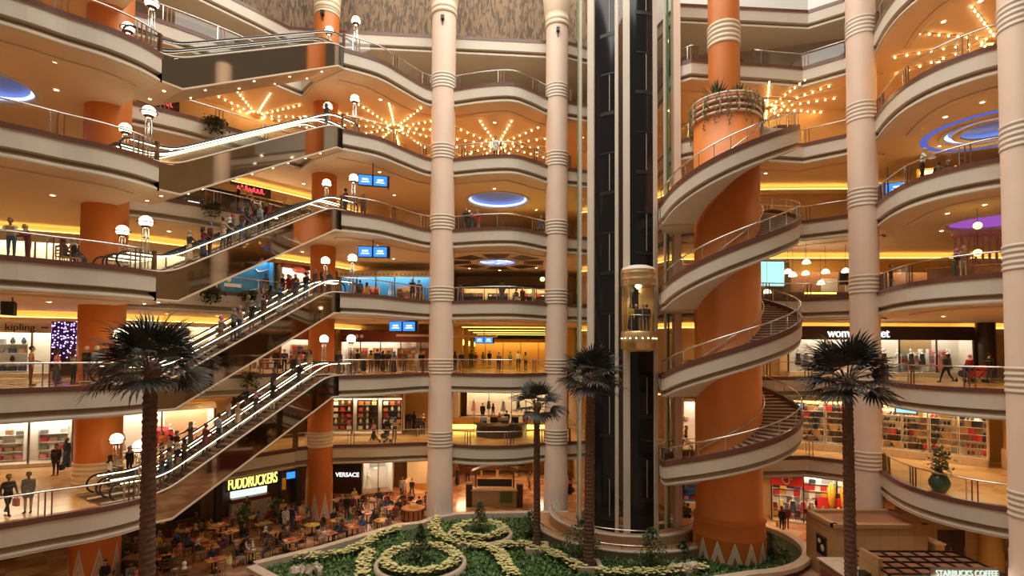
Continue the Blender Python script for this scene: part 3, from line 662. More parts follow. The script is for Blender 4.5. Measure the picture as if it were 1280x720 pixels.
for k in range(1, 7):
    for bn, ps in BAYS:
        for n_, (x, y) in enumerate(sorted(ps, key=lambda p: p[0] / p[1])):
            lb = 'small downlight above the %s, %s, %s from left' % (bn, ORD[k], ['first', 'second', 'third', 'fourth', 'fifth', 'sixth', 'seventh'][n_]); z = LV[k + 1] - 1.325
            if dl is None:
                dl = thing('downlight', lb, 'downlight', (x, y, z), 0, 'downlights')
                MB().lathe([(.15, -.004), (.14, -.02), (.10, -.02)], n=14).obj('trim_ring', 'chrome', dl); MB().lathe([(.10, -.012), (.005, -.022)], n=14).obj('lens', 'down', dl)
            else: dup(dl, (x, y, z), label=lb)
            tag(bpy.data.objects[-1] if False else dl, group='downlights above the left balcony of the ground floor')
            if True:
                for o in COL.objects[-3:]:
                    if o.parent is None and o.get('category') == 'downlight': o['group'] = 'downlights above the %s of the %s' % (bn, ORD[k])
# ================================================================ hanging monitors
def monitors(p, label, rz=0., n=2, s=1.):
    o = thing('hanging_monitor', label, 'monitor', p, rz)
    for i in range(n):
        x = (i - (n - 1) / 2) * 1.02 * s
        b = MB().box((x, 0, 0), (1.0 * s, .14, .8 * s)).obj('housing', 'black', o); MB().box((x, -.075, 0), (.9 * s, .01, .68 * s)).obj('screen', 'screen', b)
        MB().box((x, -.083, .05), (.4 * s, .006, .12 * s)).box((x, -.083, -.12), (.55 * s, .006, .06 * s)).obj('screen_emblem', 'whiteglow', b)
    MB().box((n * .5 * s + .08, .2, 0), (.12, .5, .8 * s)).obj('side_box', 'black', o); MB().tube([(0, .1, .3), (0, .1, 1.4)], .04).obj('hanger', 'bronze', o)
P = at_y(466, 226, 37.6); monitors(P, 'pair of blue screens hung below the fourth gallery ceiling left of the pale column', .25)
P = at_y(466, 315, 37.6); monitors(P, 'pair of blue screens hung below the third gallery ceiling, under a similar pair', .1)
P = at_y(503, 408, 41.2); monitors(P, 'pair of blue screens hung in the second gallery, lowest of three such pairs', .0)
P = at_y(605, 425, 55); monitors(P, 'small pair of blue screens deep in the centre bay', 0, 2, .9)
P = at_y(1110, 236, 33.6); monitors(P, 'pair of blue screens behind the railing of the upper right balcony', -.5, 2, .85)
P = at_y(12, 386, 24.5); monitors(P, 'dark monitor seen from behind, hung over the far left balcony', -1.35, 1, .75)
# ================================================================ planting
def leaf_cloud(mb, n, fn, s, q, droop=.0):
    for _ in range(n):
        p = Vector(fn(q)); a = q.uniform(0, 2 * PI); e = q.uniform(-.6, 1.); d = Vector((math.cos(a) * math.cos(e), math.sin(a) * math.cos(e), math.sin(e) - droop)); L = s * q.uniform(.6, 1.3)
        u = d.cross(Vector((0, 0, 1))); u = (u.normalized() if u.length > .01 else Vector((1, 0, 0))) * L * .28
        mb.add([p, p + d * L * .5 + u, p + d * L, p + d * L * .5 - u], [(0, 1, 2, 3)])
    return mb
CURB = [(320, 705), (400, 686), (500, 657), (528, 654), (548, 647), (572, 643), (600, 642), (660, 641), (700, 641)]
cw = [at_z(x, y, .55) for x, y in CURB]
gpoly = [(p.x, p.y) for p in cw] + [(3.2, 39), (8, 37.5), (11.2, 38.6)]
arc = [(12.6 + 5.6 * math.cos(a), 35.6 + 5.2 * math.sin(a)) for a in np.linspace(.75, -1.45, 16)]
gpoly += arc + [(9, 29), (2, 26.5), (-6, 26.5), (-12.2, 29.2)]
gb = thing('garden_bed', 'large curved indoor garden bed of green ground cover with stone kerb', 'garden bed', (0, 33, 0))
G = [(x, y - 33) for x, y in gpoly]
kb = MB()
kb.sweep(G + [G[0]], [(0, 0), (0, .55), (-.55, .55), (-.55, .3)], 0); kb.obj('kerb', 'stone', gb)
M['soil'] = mat('ground_cover_soil', (.035, .06, .018), .8, var=.4, scale=5)
M['grass'] = mat('ground_cover_leaf', (.075, .17, .035), .5, var=.4, scale=1.2)
M['petal'] = mat('cream_yellow_petal', (.72, .66, .30), .5, var=.2, scale=8)
M['hedge'] = mat('hedge_leaf', (.10, .13, .03), .6, var=.4, scale=6)
MB().poly([G], .20).obj('soil', 'soil', gb)
from mathutils.geometry import intersect_point_tri_2d
def inside(p, poly):
    c = False; j = len(poly) - 1
    for i in range(len(poly)):
        (x1, y1), (x2, y2) = poly[i], poly[j]
        if (y1 > p[1]) != (y2 > p[1]) and p[0] < (x2 - x1) * (p[1] - y1) / (y2 - y1) + x1: c = not c
        j = i
    return c
q = random.Random(5); mb = MB(); n = 0
GI = [(x * .97, y * .97) for x, y in G]
while n < 15000:
    p = (q.uniform(-15, 19), q.uniform(-7, 10))
    if not inside(p, GI) or math.hypot(p[0] - TC[0], p[1] + 33 - TC[1]) < 6.7: continue
    n += 1; leaf_cloud(mb, 1, lambda r: (p[0], p[1], .20 + r.uniform(0, .1)), .24, q)
mb.obj('ground_cover', 'grass', gb, kind='stuff')
def hedge(px, label, w=.42, z=.30, closed=False, pts=None):
    P = pts or [tuple(at_z(x, y, z + .2))[:2] for x, y in px]
    if not closed: P = smooth_path(P, 6)
    o = thing('flower_hedge', label, 'flower hedge', (*P[0], z - .05)); P0 = P[0]
    q = random.Random(len(label)); L = [(a[0] - P0[0], a[1] - P0[1]) for a in P]
    def pick(r, h0, h1):
        i = r.randrange(len(L) - 1 if not closed else len(L)); t = r.random(); a, b = L[i], L[(i + 1) % len(L)]
        th = r.uniform(0, 2 * PI); rad = w * math.sqrt(r.random())
        return (a[0] + (b[0] - a[0]) * t + rad * math.cos(th), a[1] + (b[1] - a[1]) * t + rad * math.sin(th), r.uniform(h0, h1) - .18 * (rad / w) ** 2)
    n = int(sum(math.hypot(L[i + 1][0] - L[i][0], L[i + 1][1] - L[i][1]) for i in range(len(L) - 1)) * 70)
    leaf_cloud(MB(), n, lambda r: pick(r, .02, .38), .22, q).obj('foliage', 'hedge', o, kind='stuff')
    mb = MB()
    for _ in range(int(n * .62)):
        p = Vector(pick(q, .36, .50)); s = q.uniform(.08, .14); a0 = q.uniform(0, 2)
        for k in range(5):
            a = a0 + 2 * PI * k / 5; d = Vector((math.cos(a), math.sin(a), .25)) * s; u = Vector((-math.sin(a), math.cos(a), 0)) * s * .42
            mb.add([p, p + d * .6 + u, p + d * 1.1, p + d * .6 - u], [(0, 1, 2, 3)])
    mb.obj('blossom_mass', 'petal', o, kind='stuff')
    return o
hedge([(372, 697), (420, 692), (450, 683), (470, 670), (498, 660)], 'cream flower hedge curving along the left kerb of the garden bed')
hedge([(461, 688), (455, 703), (452, 722)], 'short cream flower hedge running forward from the left curve')
hedge([(548, 646), (542, 657), (552, 670), (575, 677), (607, 684), (624, 692), (632, 706), (642, 718)], 'long winding cream flower hedge between the two flower rings')
hedge([(625, 681), (650, 680), (682, 688), (705, 698), (726, 710)], 'cream flower hedge leading to the middle palm')
hedge([(748, 714), (800, 715), (840, 713), (876, 707)], 'cream flower hedge in front of the lift terrace')
R1C = at_z(526, 694, .9); R2C = at_z(600, 659, .9)
for c, r, lb in ((R1C, 2.0, 'front'), (R2C, 1.55, 'rear')):
    o = thing('ring_bed', 'round raised stone-edged bed, the %s one of two in the garden' % lb, 'flower bed', (c.x, c.y, .2))
    MB().lathe([(r + .62, 0), (r + .60, .32), (r + .40, .36), (r + .36, .25)], n=40).obj('stone_edge', 'stone', o)
    MB().lathe([(r + .38, .26), (r * .5, .42), (.02, .46)], n=32).obj('soil', 'soil', o)
    leaf_cloud(MB(), 700, lambda g: (lambda a, d: (d * math.cos(a), d * math.sin(a), .44))(g.uniform(0, 2 * PI), (r - .4) * math.sqrt(g.random())), .2, q).obj('ground_cover', 'grass', o, kind='stuff')
    hedge(None, 'cream flower ring circling the %s round bed' % lb, .36, .56, True, [(c.x + r * math.cos(a), c.y + r * math.sin(a)) for a in np.linspace(0, 2 * PI, 40)[:-1]])
def shrub(p, r, h, n, label, conifer=False, s=.22):
    o = thing('shrub' if not conifer else 'small_conifer', label, 'shrub', tuple(p)); q = random.Random(n)
    def fn(g):
        z = g.random(); rad = r * ((1 - z) ** .8 if conifer else math.sin(PI * (z * .85 + .12))) * math.sqrt(g.random()); a = g.uniform(0, 2 * PI)
        return (rad * math.cos(a), rad * math.sin(a), .1 + z * h)
    leaf_cloud(MB(), n, fn, s, q, .2).obj('foliage', 'leaf', o)
    mb = MB().tube([(0, 0, 0), (0, 0, h * .8)], [.05, .015])
    for i in range(6): mb.tube([(0, 0, .1 + i * h * .1), (r * .7 * math.cos(i * 2.1), r * .7 * math.sin(i * 2.1), .3 + i * h * .12)], [.025, .01], 5)
    mb.obj('stem', 'wood', o)
shrub((R1C.x, R1C.y, .62), .95, 1.9, 700, 'feathery conifer in the middle of the front flower ring', True)
shrub((R2C.x, R2C.y, .62), .75, 1.9, 500, 'feathery conifer in the middle of the rear flower ring', True)
for px, r, h, lb in (((727, 697), 1.2, 2.3, 'dark leafy shrub left of the middle palm trunk by the terrace'), ((815, 708), .95, 2.3, 'dark leafy shrub in front of the lift terrace'), ((664, 668), .7, 1.6, 'dark shrub behind the small palm trunk'), ((961, 690), .8, 1.3, 'low shrub at the right foot of the orange drum'), ((853, 692), .35, .9, 'little shrub between lift terrace and orange drum')):
    p = at_z(*px, .42); shrub((p.x, p.y, .20), r, h, int(450 * r + 250), lb)
for j, (px, lb) in enumerate((((385, 712), 'pale rock cluster at the left corner of the garden bed'), ((855, 712), 'pale rock cluster by the hedge near the orange drum'))):
    p = at_z(*px, .45); o = thing('rock_cluster', lb, 'rocks', (p.x, p.y, .2)); g = random.Random(j)
    for i in range(9):
        m_ = MB().ball((g.uniform(-.75, .75), g.uniform(-.35, .35), .2), g.uniform(.17, .34), 7, 0, (1, .8, g.uniform(.9, 1.6)))
        m_.v = [tuple(c + g.uniform(-.07, .07) for c in v) for v in m_.v]; m_.sm = [False] * len(m_.sm); m_.obj('rock', 'stone', o)
M['rim_turf'] = M['grass']
# potted plant on the right balcony, hanging baskets along the gallery
o = thing('potted_plant', 'bushy plant in a large green glazed urn on the right balcony', 'plant', (22.1, 28.3, 5.4))
MB().lathe([(.22, 0), (.30, .05), (.46, .35), (.48, .55), (.36, .82), (.30, .88), (.36, .95), (.30, .95), (.28, .8), (.02, .8)], n=24).obj('urn', mat('green_glaze', (.05, .10, .065), .2), o)
leaf_cloud(MB(), 300, lambda g: (g.gauss(0, .26), g.gauss(0, .26), .9 + g.random() * 1.35), .27, q, .1).obj('foliage', 'leaf', o)
MB().tube([(0, 0, .8), (.02, 0, 2.0)], .03).tube([(.05, 0, .8), (.3, .1, 1.9)], .02).obj('stem', 'wood', o)
for k, p, w in ((6, (-19.1, 34.35), 'nearer'), (5, (-19.1, 34.35), 'nearer'), (4, (-19.1, 34.35), 'nearer'), (4, (-17.55, 36.3), 'farther'), (3, (-17.55, 36.3), 'farther'), (5, (-17.0, 37.0), 'farther')):
    o = thing('hanging_planter', 'trailing green planter over the gallery edge behind the escalators, %s, %s one' % (ORD[k], w), 'planter', (p[0] + .12, p[1] - .12, LV[k]), .8)
    MB().box((0, 0, .1), (1.0, .3, .3)).obj('trough', 'bronze', o)
    leaf_cloud(MB(), 260, lambda g: (g.gauss(0, .32), g.uniform(-.35, .1), .3 - 1.0 * g.random() ** 1.6), .24, q, .5).obj('trailing_foliage', 'leaf', o)
# ================================================================ palms
def trunk_mat():
    m = mat('palm_trunk_bark', (.13, .065, .04), .8, var=.35, scale=6, bump=.5); return m
M['bark'] = trunk_mat()
def frond(R, seed, dead=0.):
    g = random.Random(seed); mb = MB(); pl = R * .42; n = 20
    mb.tube([(0, 0, 0), (pl * .5, 0, .03), (pl, 0, 0)], [.028, .02, .016], 5)
    for i in range(n):
        a = (i - (n - 1) / 2) / (n - 1) * 2.7; L = R * .62 * (1 - .28 * abs(a) / 1.35) * g.uniform(.9, 1.08); w = .055
        d = Vector((math.cos(a), math.sin(a), 0)); u = Vector((-math.sin(a), math.cos(a), 0)) * w; b = Vector((pl, 0, 0)); dz = Vector((0, 0, -1)); dr = g.uniform(.10, .32) * L
        up = Vector((0, 0, .02 * (1 if i % 2 else -1)))
        p = [b, b + d * L * .45 + up, b + d * L * .8 + dz * dr * .35, b + d * L + dz * dr]
        vs = [p[0] - u * .3, p[0] + u * .3, p[1] - u, p[1] + u, p[2] - u * .7, p[2] + u * .7, p[3]]
        mb.add(vs, [(0, 1, 3, 2), (2, 3, 5, 4), (4, 5, 6)])
    return mb
def palm(base, zt, r0, R, label, n, seed):
    g = random.Random(seed); o = thing('palm_tree', label, 'palm tree', (*base, 0))
    pr = []; z = 0.; lean = g.uniform(-.01, .01)
    mb = MB(); k = 14; H = zt; N = int(H / .22); vs = []
    for i in range(2 * N + 1):
        z = H * i / (2 * N); rr = r0 * (1.12 - .22 * z / H) * (1.0 if i % 2 else .88)
        for j in range(k):
            a = 2 * PI * j / k + (i // 2) * .35; r2 = rr * (1 + .06 * g.uniform(-1, 1)); vs.append((r2 * math.cos(a) + lean * z, r2 * math.sin(a), z))
    mb.add(vs, [(i * k + j, i * k + (j + 1) % k, (i + 1) * k + (j + 1) % k, (i + 1) * k + j) for i in range(2 * N) for j in range(k)])
    mb.obj('trunk', 'bark', o)
    MB().ball((0, 0, zt), r0 * 1.15, 10, 0, (1, 1, 1.3)).obj('crown_core', 'bark', o)
    protos = [None] * 3
    for i in range(n):
        t = i / (n - 1); el = math.radians(84 - 104 * t ** .85) + g.uniform(-.1, .1); az = i * 2.39996 + g.uniform(-.2, .2); s = (.92 + .14 * t) * g.uniform(.9, 1.1)
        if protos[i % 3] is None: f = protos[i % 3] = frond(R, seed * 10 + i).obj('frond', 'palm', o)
        else: f = protos[i % 3].copy(); COL.objects.link(f); f.parent = o
        f.location = (lean * zt + .12 * math.cos(az), .12 * math.sin(az), zt + .12 * math.sin(el)); f.rotation_euler = (g.uniform(-.4, .4), -el, az); f.scale = (s, s, s)
    return o
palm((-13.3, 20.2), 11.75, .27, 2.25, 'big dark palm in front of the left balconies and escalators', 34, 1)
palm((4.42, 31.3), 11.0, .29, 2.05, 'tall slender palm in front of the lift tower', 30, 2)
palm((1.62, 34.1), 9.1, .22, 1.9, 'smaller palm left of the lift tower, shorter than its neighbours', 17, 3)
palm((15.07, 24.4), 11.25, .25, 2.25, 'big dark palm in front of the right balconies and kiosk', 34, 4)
for x, y, w in ((4.42, 31.3, 'tall palm by the lift tower'), (1.62, 34.1, 'smaller palm')):
    o = thing('tree_collar', 'square stone collar around the foot of the ' + w, 'tree collar', (x, y, .19))
    c = MB()
    for sx, sy, a, b in ((0, -.6, 1.4, .25), (0, .6, 1.4, .25), (-.6, 0, .25, .95), (.6, 0, .25, .95)): c.box((sx, sy, .18), (a, b, .36))
    c.obj('kerb', 'stone', o)
# ================================================================ shops
M['shopwall'] = mat('shop_interior_wall', (.82, .76, .66), .6)
M['darkred'] = mat('dark_red_fascia', (.16, .03, .02), .4)
M['brownfascia'] = mat('dark_brown_fascia', (.045, .022, .014), .4)
M['yellow'] = mat('yellow_board', (.80, .48, .05), .5)
M['khaki'] = mat('khaki_board', (.42, .28, .12), .5)
M['bluewall'] = mat('blue_lit_wall', (.03, .22, .50), .4)
M['amber'] = mat('amber_panel', (.75, .42, .10), .5)
M['pink'] = mat('pink_cloth', (.75, .25, .28), .6)
M['grey'] = mat('grey_cloth', (.30, .29, .28), .6)
M['blackcloth'] = mat('black_cloth', (.025, .022, .022), .7)
M['tan'] = mat('tan_leather', (.42, .24, .11), .5)
M['navy'] = mat('navy_cloth', (.04, .05, .10), .7)
M['green'] = mat('green_cloth', (.10, .16, .06), .7)
M['skin'] = mat('skin', (.50, .29, .19), .5)
M['hairm'] = mat('dark_hair', (.018, .012, .009), .6)
def shop(label, p0, p1, k, h, D=1.5, fascia=('brownfascia', .7), back='shopwall', glow='shoplight', n=3, sill=.25, sillm='stone', ceil_=True, frame='bronze', cat='shopfront', zoff=0., gl=True):
    L = math.hypot(p1[0] - p0[0], p1[1] - p0[1]); rz = math.atan2(p1[1] - p0[1], p1[0] - p0[0])
    o = thing('shopfront', label, cat, (*p0, LV[k] + zoff), rz); o['L'] = L
    MB().box((L / 2, D, h / 2), (L, .08, h)).obj('back_panel', back, o)
    for x in (.05, L - .05): MB().box((x, D / 2, h / 2), (.1, D, h)).obj('side_panel', back, o)
    MB().box((L / 2, D / 2, h + .03), (L, D + .1, .06)).obj('canopy_panel', fascia[0], o)
    if glow: MB().box((L / 2, D * .55, h - .06), (L * .92, D * .5, .05)).obj('light_panel', glow, o)
    if fascia[1]: MB().box((L / 2, -.06, h - fascia[1] / 2), (L + .04, .16, fascia[1])).obj('fascia_board', fascia[0], o)
    if sill: MB().box((L / 2, D / 2, sill / 2), (L, D, sill)).obj('window_plinth', sillm, o)
    hh = h - fascia[1]
    if n:
        fr = MB()
        for i in range(n + 1): MB().box((i * L / n, -.02, (sill + hh) / 2), (.08, .1, hh - sill)).obj('mullion', frame, o)
        if gl:
            for i in range(n): MB().box(((i + .5) * L / n, 0, (sill + hh) / 2), (L / n - .08, .02, hh - sill)).obj('glass_pane', 'shopglass', o)
    return o
def inshop(o, x, y, z=0.):
    rz = o.rotation_euler.z; l = o.location
    return (l.x + x * math.cos(rz) - y * math.sin(rz), l.y + x * math.sin(rz) + y * math.cos(rz), l.z + z)
def mark(o, name, mtl, mb): return mb.obj(name, mtl, o)
# goods prototypes: one of each kind, then copies
_protos = {}
def goods(kind, mtl, loc, rz, label, group, sc=1.):
    key = (kind, mtl)
    if key not in _protos:
        mb = MB()
        if kind == 'handbag': mb.box((0, 0, .14), (.38, .16, .28)).tube([(-.12, 0, .28), (-.1, 0, .42), (.1, 0, .42), (.12, 0, .28)], .016, 5)
        elif kind == 'shoe_pair':
            for x in (-.07, .07): mb.ball((x, .02, .05), .1, 8, 0, (.45, 1.3, .5)).ball((x, .1, .10), .065, 8, 0, (.7, .8, 1.2))
        elif kind == 'gift_box': mb.box((0, 0, .13), (.34, .26, .26)).box((0, 0, .265), (.36, .28, .03))
        elif kind == 'folded_garment':
            for i in range(4): mb.box((.01 * (i % 2), 0, .03 + i * .06), (.36, .28, .05))
        elif kind == 'hung_garment': mb.tube([(0, 0, 0), (0, 0, .5), (0, 0, .85), (0, 0, .95)], [.22, .17, .18, .03], 8).tube([(-.2, 0, .86), (-.26, 0, .45)], [.07, .05], 6).tube([(.2, 0, .86), (.26, 0, .45)], [.07, .05], 6)
        elif kind == 'vase': mb.lathe([(.05, 0), (.13, .12), (.1, .28), (.05, .34), (.07, .4)], n=10)
        elif kind == 'mannequin': pass
        _protos[key] = mb.mesh(kind, mtl)
    o = bpy.data.objects.new(kind, _protos[key]); COL.objects.link(o); o.location = loc; o.rotation_euler = (0, 0, rz); o.scale = (sc,) * 3
    return tag(o, label, kind.replace('_', ' '), group)
CN = {'red': 'red', 'pink': 'pink', 'white': 'white', 'blackcloth': 'black', 'tan': 'tan', 'grey': 'grey', 'navy': 'navy', 'green': 'green', 'yellow': 'yellow', 'orange': 'orange', 'gold': 'golden', 'wood': 'brown', 'lightwood': 'light brown', 'darkwood': 'dark brown', 'petal': 'cream'}
def shelf(o, x, y, w, h, nb, kinds, cols, where, seed, z0=.3, mtl='lightwood', per=.45, sc=1.):
    P = inshop(o, x, y, z0); rz = o.rotation_euler.z
    s = thing('display_shelf', ('display shelf unit %s' if where.startswith(('in', 'at')) else 'display shelf unit forming %s') % where, 'shelf', P, rz)
    for sx in (-w / 2, w / 2): MB().box((sx, 0, h / 2), (.04, .36, h)).obj('upright', mtl, s)
    MB().box((0, .17, h / 2), (w, .02, h)).obj('back_board', mtl, s)
    g = random.Random(seed)
    for i in range(nb):
        z = .06 + i * h / nb; MB().box((0, 0, z), (w, .36, .035)).obj('shelf_board', mtl, s)
        m = int(w / per)
        for j in range(m):
            if g.random() < .12: continue
            c = g.choice(cols); kd = g.choice(kinds); on = ['first', 'second', 'third', 'fourth', 'fifth', 'sixth', 'seventh', 'eighth', 'ninth', 'tenth', 'eleventh'][j]; sn = ['one', 'two', 'three', 'four', 'five', 'six'][i]
            q = inshop(o, x - w / 2 + (j + .5) * w / m, y - .02, z0 + z + .018)
            goods(kd, c, q, rz + g.uniform(-.3, .3), '%s %s, %s along shelf %s, %s' % (CN[c], kd.replace('_', ' '), on, sn, where), '%s goods %s' % (kd.replace('_', ' '), where), sc * min(1, h / nb / .42))
    return s
def mannequin(o, x, y, dress, where, z=.25, rz=0., long=True):
    P = inshop(o, x, y, z); m = thing('mannequin', 'shop mannequin in a %s %s %s' % (CN[dress], 'dress' if long else 'suit', where), 'mannequin', P, o.rotation_euler.z + rz)
    MB().lathe([(.2, 0), (.2, .03), (.03, .05), (.025, .5)], n=14).obj('stand', 'chrome', m)
    b = MB().lathe([(.09, .3), (.15, .85), (.16, .95), (.12, 1.1), (.155, 1.3), (.16, 1.38), (.05, 1.47), (.04, 1.53)], n=16)
    for sx in (-1, 1): b.tube([(.16 * sx, 0, 1.37), (.23 * sx, -.02, 1.1), (.22 * sx, -.1, .85)], [.05, .04, .03], 7)
    b.ball((0, 0, 1.64), .1, 12, 0, (.8, .95, 1.2)).obj('figure', 'white', m)
    MB().lathe([(.32 if long else .2, .28 if long else .5), (.22, .7), (.17, 1.0), (.135, 1.1), (.17, 1.3), (.17, 1.38)], n=18).obj('dress' if long else 'jacket', dress, m)
# --- left balcony shops
A0, A1 = (-35, 30.4), (-26.9, 33.6); B0, B1 = (-25.95, 34.55), (-21.35, 39.35)
o = shop('brightly lit boutique behind the left first-gallery balcony', A0, A1, 2, 3.2, 1.5, ('khaki', .2), n=4, glow='shopwhite')
for i, x in enumerate((1.2, 3.3, 5.2, 7.4)): shelf(o, x, 1.1, 1.5, 2.0, 4, ['folded_garment', 'handbag'], ['red', 'white', 'tan', 'grey', 'pink'], 'in the left first-gallery boutique, bay %s from its left end' % ['one', 'two', 'three', 'four'][i], i, mtl='white')
o = shop('red and white dress shop behind the left orange column, first gallery', B0, B1, 2, 3.3, 1.4, ('fascia', .35), n=2, glow='shopwhite')
for x, c, w in ((1.2, 'grey', 'at the left end of the dress shop'), (2.9, 'red', 'in the middle of the dress shop'), (4.0, 'red', 'half way along the dress shop, second red one'), (5.5, 'pink', 'at the right end of the dress shop')): mannequin(o, x, .6, c, w)
o = thing('red_display', 'big heap of red draped cloth on a white plinth in the dress shop', 'display', inshop(o, 3.4, .75, .25), o.rotation_euler.z)
MB().box((0, 0, .25), (2.2, .8, .5)).obj('plinth', 'white', o)
m_ = MB().ball((0, 0, .9), .75, 20, 0, (1.25, .55, .9)).ball((.5, -.1, .7), .4, 14, 0, (1.3, .8, .8)).ball((-.55, -.1, .65), .4, 14, 0, (1.2, .8, .7)); gg = random.Random(9); m_.v = [tuple(c + gg.uniform(-.05, .05) for c in v) for v in m_.v]; m_.obj('draped_cloth', 'red', o)
o = shop('boutique with a beige name board behind the left second-gallery balcony', A0, A1, 3, 3.4, 1.5, ('shopwall', .1), n=4, glow='shopwhite')
sg = thing('shop_sign', 'long beige sign board with dark lower-case lettering over the left boutique', 'sign', inshop(o, 6.45, -.25, 3.0), o.rotation_euler.z)
MB().box((-.15, 0, 0), (2.5, .14, .62)).obj('board', 'cream', sg); text('kipling', .56, 'blackcloth', sg, (-.4, -.08, 0), sx=1.0)
MB().box((.78, -.09, .02), (.3, .03, .07)).box((.64, -.09, -.04), (.03, .03, .1)).box((.9, -.09, -.04), (.03, .03, .1)).tube([(.93, -.09, .03), (1.02, -.09, .0), (.99, -.09, .1)], .014, 5).obj('emblem', 'blackcloth', sg)
for i, x in enumerate((1.2, 3.2, 5.2)): shelf(o, x, 1.1, 1.6, 2.2, 4, ['handbag', 'vase'], ['navy', 'blackcloth', 'tan', 'white', 'grey'], 'in the left second-gallery boutique, bay %s from its left end' % ['one', 'two', 'three'][i], 20 + i, mtl='white')
lc = thing('light_curtain', 'curtain of violet string lights on a dark panel right of the beige lettered board', 'string lights', inshop(o, 8.25, -.14, 0), o.rotation_euler.z)
MB().box((0, 0, 1.75), (1.5, .1, 3.3)).obj('dark_panel', 'brownfascia', lc)
g = random.Random(2)
for i in range(11):
    x = -.68 + i * .136 + g.uniform(-.04, .04); st = MB().tube([(x, -.09, 3.35), (x, -.09, .7 + .5 * (i % 3))], .008, 4).obj('string', 'blackcloth', lc)
    pm = None
    for j in range(8):
        z = 3.3 - (j + g.uniform(-.5, .6)) * (2.5 - .5 * (i % 3)) / 8; p = (x + g.uniform(-.03, .03), -.1, z)
        if pm is None: pm = MB().ball((0, 0, 0), .036, 6).obj('string_bulb', 'violetglow', st, loc=p)
        else: b = pm.copy(); b.location = p; COL.objects.link(b); b.parent = st
o = shop('white lit shop behind the left orange column, second gallery', B0, B1, 3, 3.4, 1.4, ('shopwall', .1), n=3, glow='shopwhite')
MB().box((3.6, -.16, 2.95), (2.4, .1, .6)).obj('name_board', 'khaki', o)
shelf(o, 1.4, 1.0, 1.5, 2.2, 4, ['gift_box', 'vase'], ['white', 'petal', 'tan'], 'in the white second-gallery shop, left half', 31, mtl='white'); shelf(o, 4.6, 1.0, 1.6, 2.2, 4, ['gift_box', 'handbag'], ['white', 'pink', 'grey'], 'in the white second-gallery shop, right half', 32, mtl='white')
o = shop('wide pale shop behind the left third-gallery balcony', A0, A1, 4, 3.3, 1.4, ('fascia', .5), n=4, glow='shoplight')
for i, x in enumerate((2.0, 5.4)): shelf(o, x, 1.0, 2.2, 1.8, 3, ['folded_garment', 'gift_box'], ['white', 'petal', 'grey'], 'in the pale left third-gallery shop, %s half' % ['left', 'right'][i], 41 + i, mtl='white')
shop('pale shop behind the left orange column, third gallery', B0, B1, 4, 3.3, 1.3, ('fascia', .5), n=2, glow='shoplight')
# --- blue sports wall, third gallery, behind the escalators
o = shop('blue lit sports shop wall behind the escalators, third gallery', (-22.6, 37.9), (-18.6, 42.4), 4, 3.4, .8, ('khaki', .25), 'bluewall', 'shopwhite', n=0, sill=0)
sw = MB(); pts = [(4.9, .72, 2.62), (5.05, .72, 2.45), (5.3, .72, 2.48), (5.85, .72, 2.72)]
sw.tube(pts, [.02, .07, .05, .01], 6).obj('curved_mark', 'white', o)
for j, x in enumerate((1.2, 1.75, 2.9)): MB().ball((x, .74, 1.3 + .3 * (j == 2)), .2, 14, 0, (1, .3, 1)).obj('round_emblem', 'white', o)
MB().box((3.2, .72, 1.2), (1.2, .06, .25)).obj('display_ledge', 'white', o)
o = shop('white open shop with a pink hanging ornament, third gallery', (-18.3, 42.9), (-15.9, 45.6), 4, 3.2, .9, ('darkred', .3), 'shopwall', 'shopwhite', n=0, sill=0)
MB().ball((1.4, -.1, 2.85), .45, 14, 0, (1.3, .5, .6)).ball((2.0, -.1, 2.7), .3, 10, 0, (1.2, .5, .7)).obj('pink_ornament', 'pink', o)
o = shop('shop with a toothed parapet and blue poster panels, third gallery', (-15.2, 47.4), (-7, 47.4), 4, 3.3, 1.6, ('fascia', .5), 'bluewall', 'shopwhite', n=5, sill=.2)
for i in range(22): MB().box((.3 + i * .37, -.16, 3.0), (.18, .06, .18)).obj('dentil', 'taupe', o)
for i, x in enumerate((2.2, 6)): shelf(o, x, 1.1, 2.2, 1.8, 3, ['gift_box', 'shoe_pair', 'folded_garment'], ['red', 'navy', 'white', 'orange'], 'in the toothed-parapet shop, %s half' % ['left', 'right'][i], 51 + i)
# --- dark red fascia with round emblem, second gallery
o = shop('open food shop under a long dark red fascia with a round white emblem', (-19.7, 41.0), (-15.0, 46.0), 3, 3.5, 1.4, ('darkred', .9), 'shopwall', 'shopwhite', n=3, sill=.2)
shelf(o, 1.7, 1.0, 2, 1.9, 4, ['gift_box', 'vase'], ['red', 'white', 'pink', 'tan'], 'in the dark red fronted shop behind the escalators, left half', 60); shelf(o, 4.6, 1.0, 2, 1.9, 4, ['gift_box', 'handbag'], ['red', 'white', 'navy', 'tan'], 'in the dark red fronted shop behind the escalators, right half', 61)
o = shop('cafe shop under a dark red fascia with a round white emblem, second gallery', (-15.0, 47.6), (-6.2, 47.6), 3, 3.5, 1.8, ('darkred', 1.0), 'shopwall', 'shopwhite', n=5, sill=.2)
MB().lathe([(.55, 0), (.55, .06), (.02, .06)], n=28).obj('round_emblem', 'white', o).rotation_euler = (PI / 2, 0, 0); e = o.children[-1]; e.location = (4.9, -.16, 3.0)
MB().lathe([(.38, 0), (.38, .03), (.28, .03), (.28, 0)], n=24).box((0, 0, .02), (.4, .1, .03)).box((0, 0, .02), (.1, .4, .03)).obj('emblem_ring', 'brownfascia', o).rotation_euler = (PI / 2, 0, 0); o.children[-1].location = (4.9, -.22, 3.0)
for i, x in enumerate((.9, 1.45, 1.9)): MB().ball((x, -.16, 3.0), .17, 10, 0, (1, .3, 1)).obj('small_emblem', 'white', o)
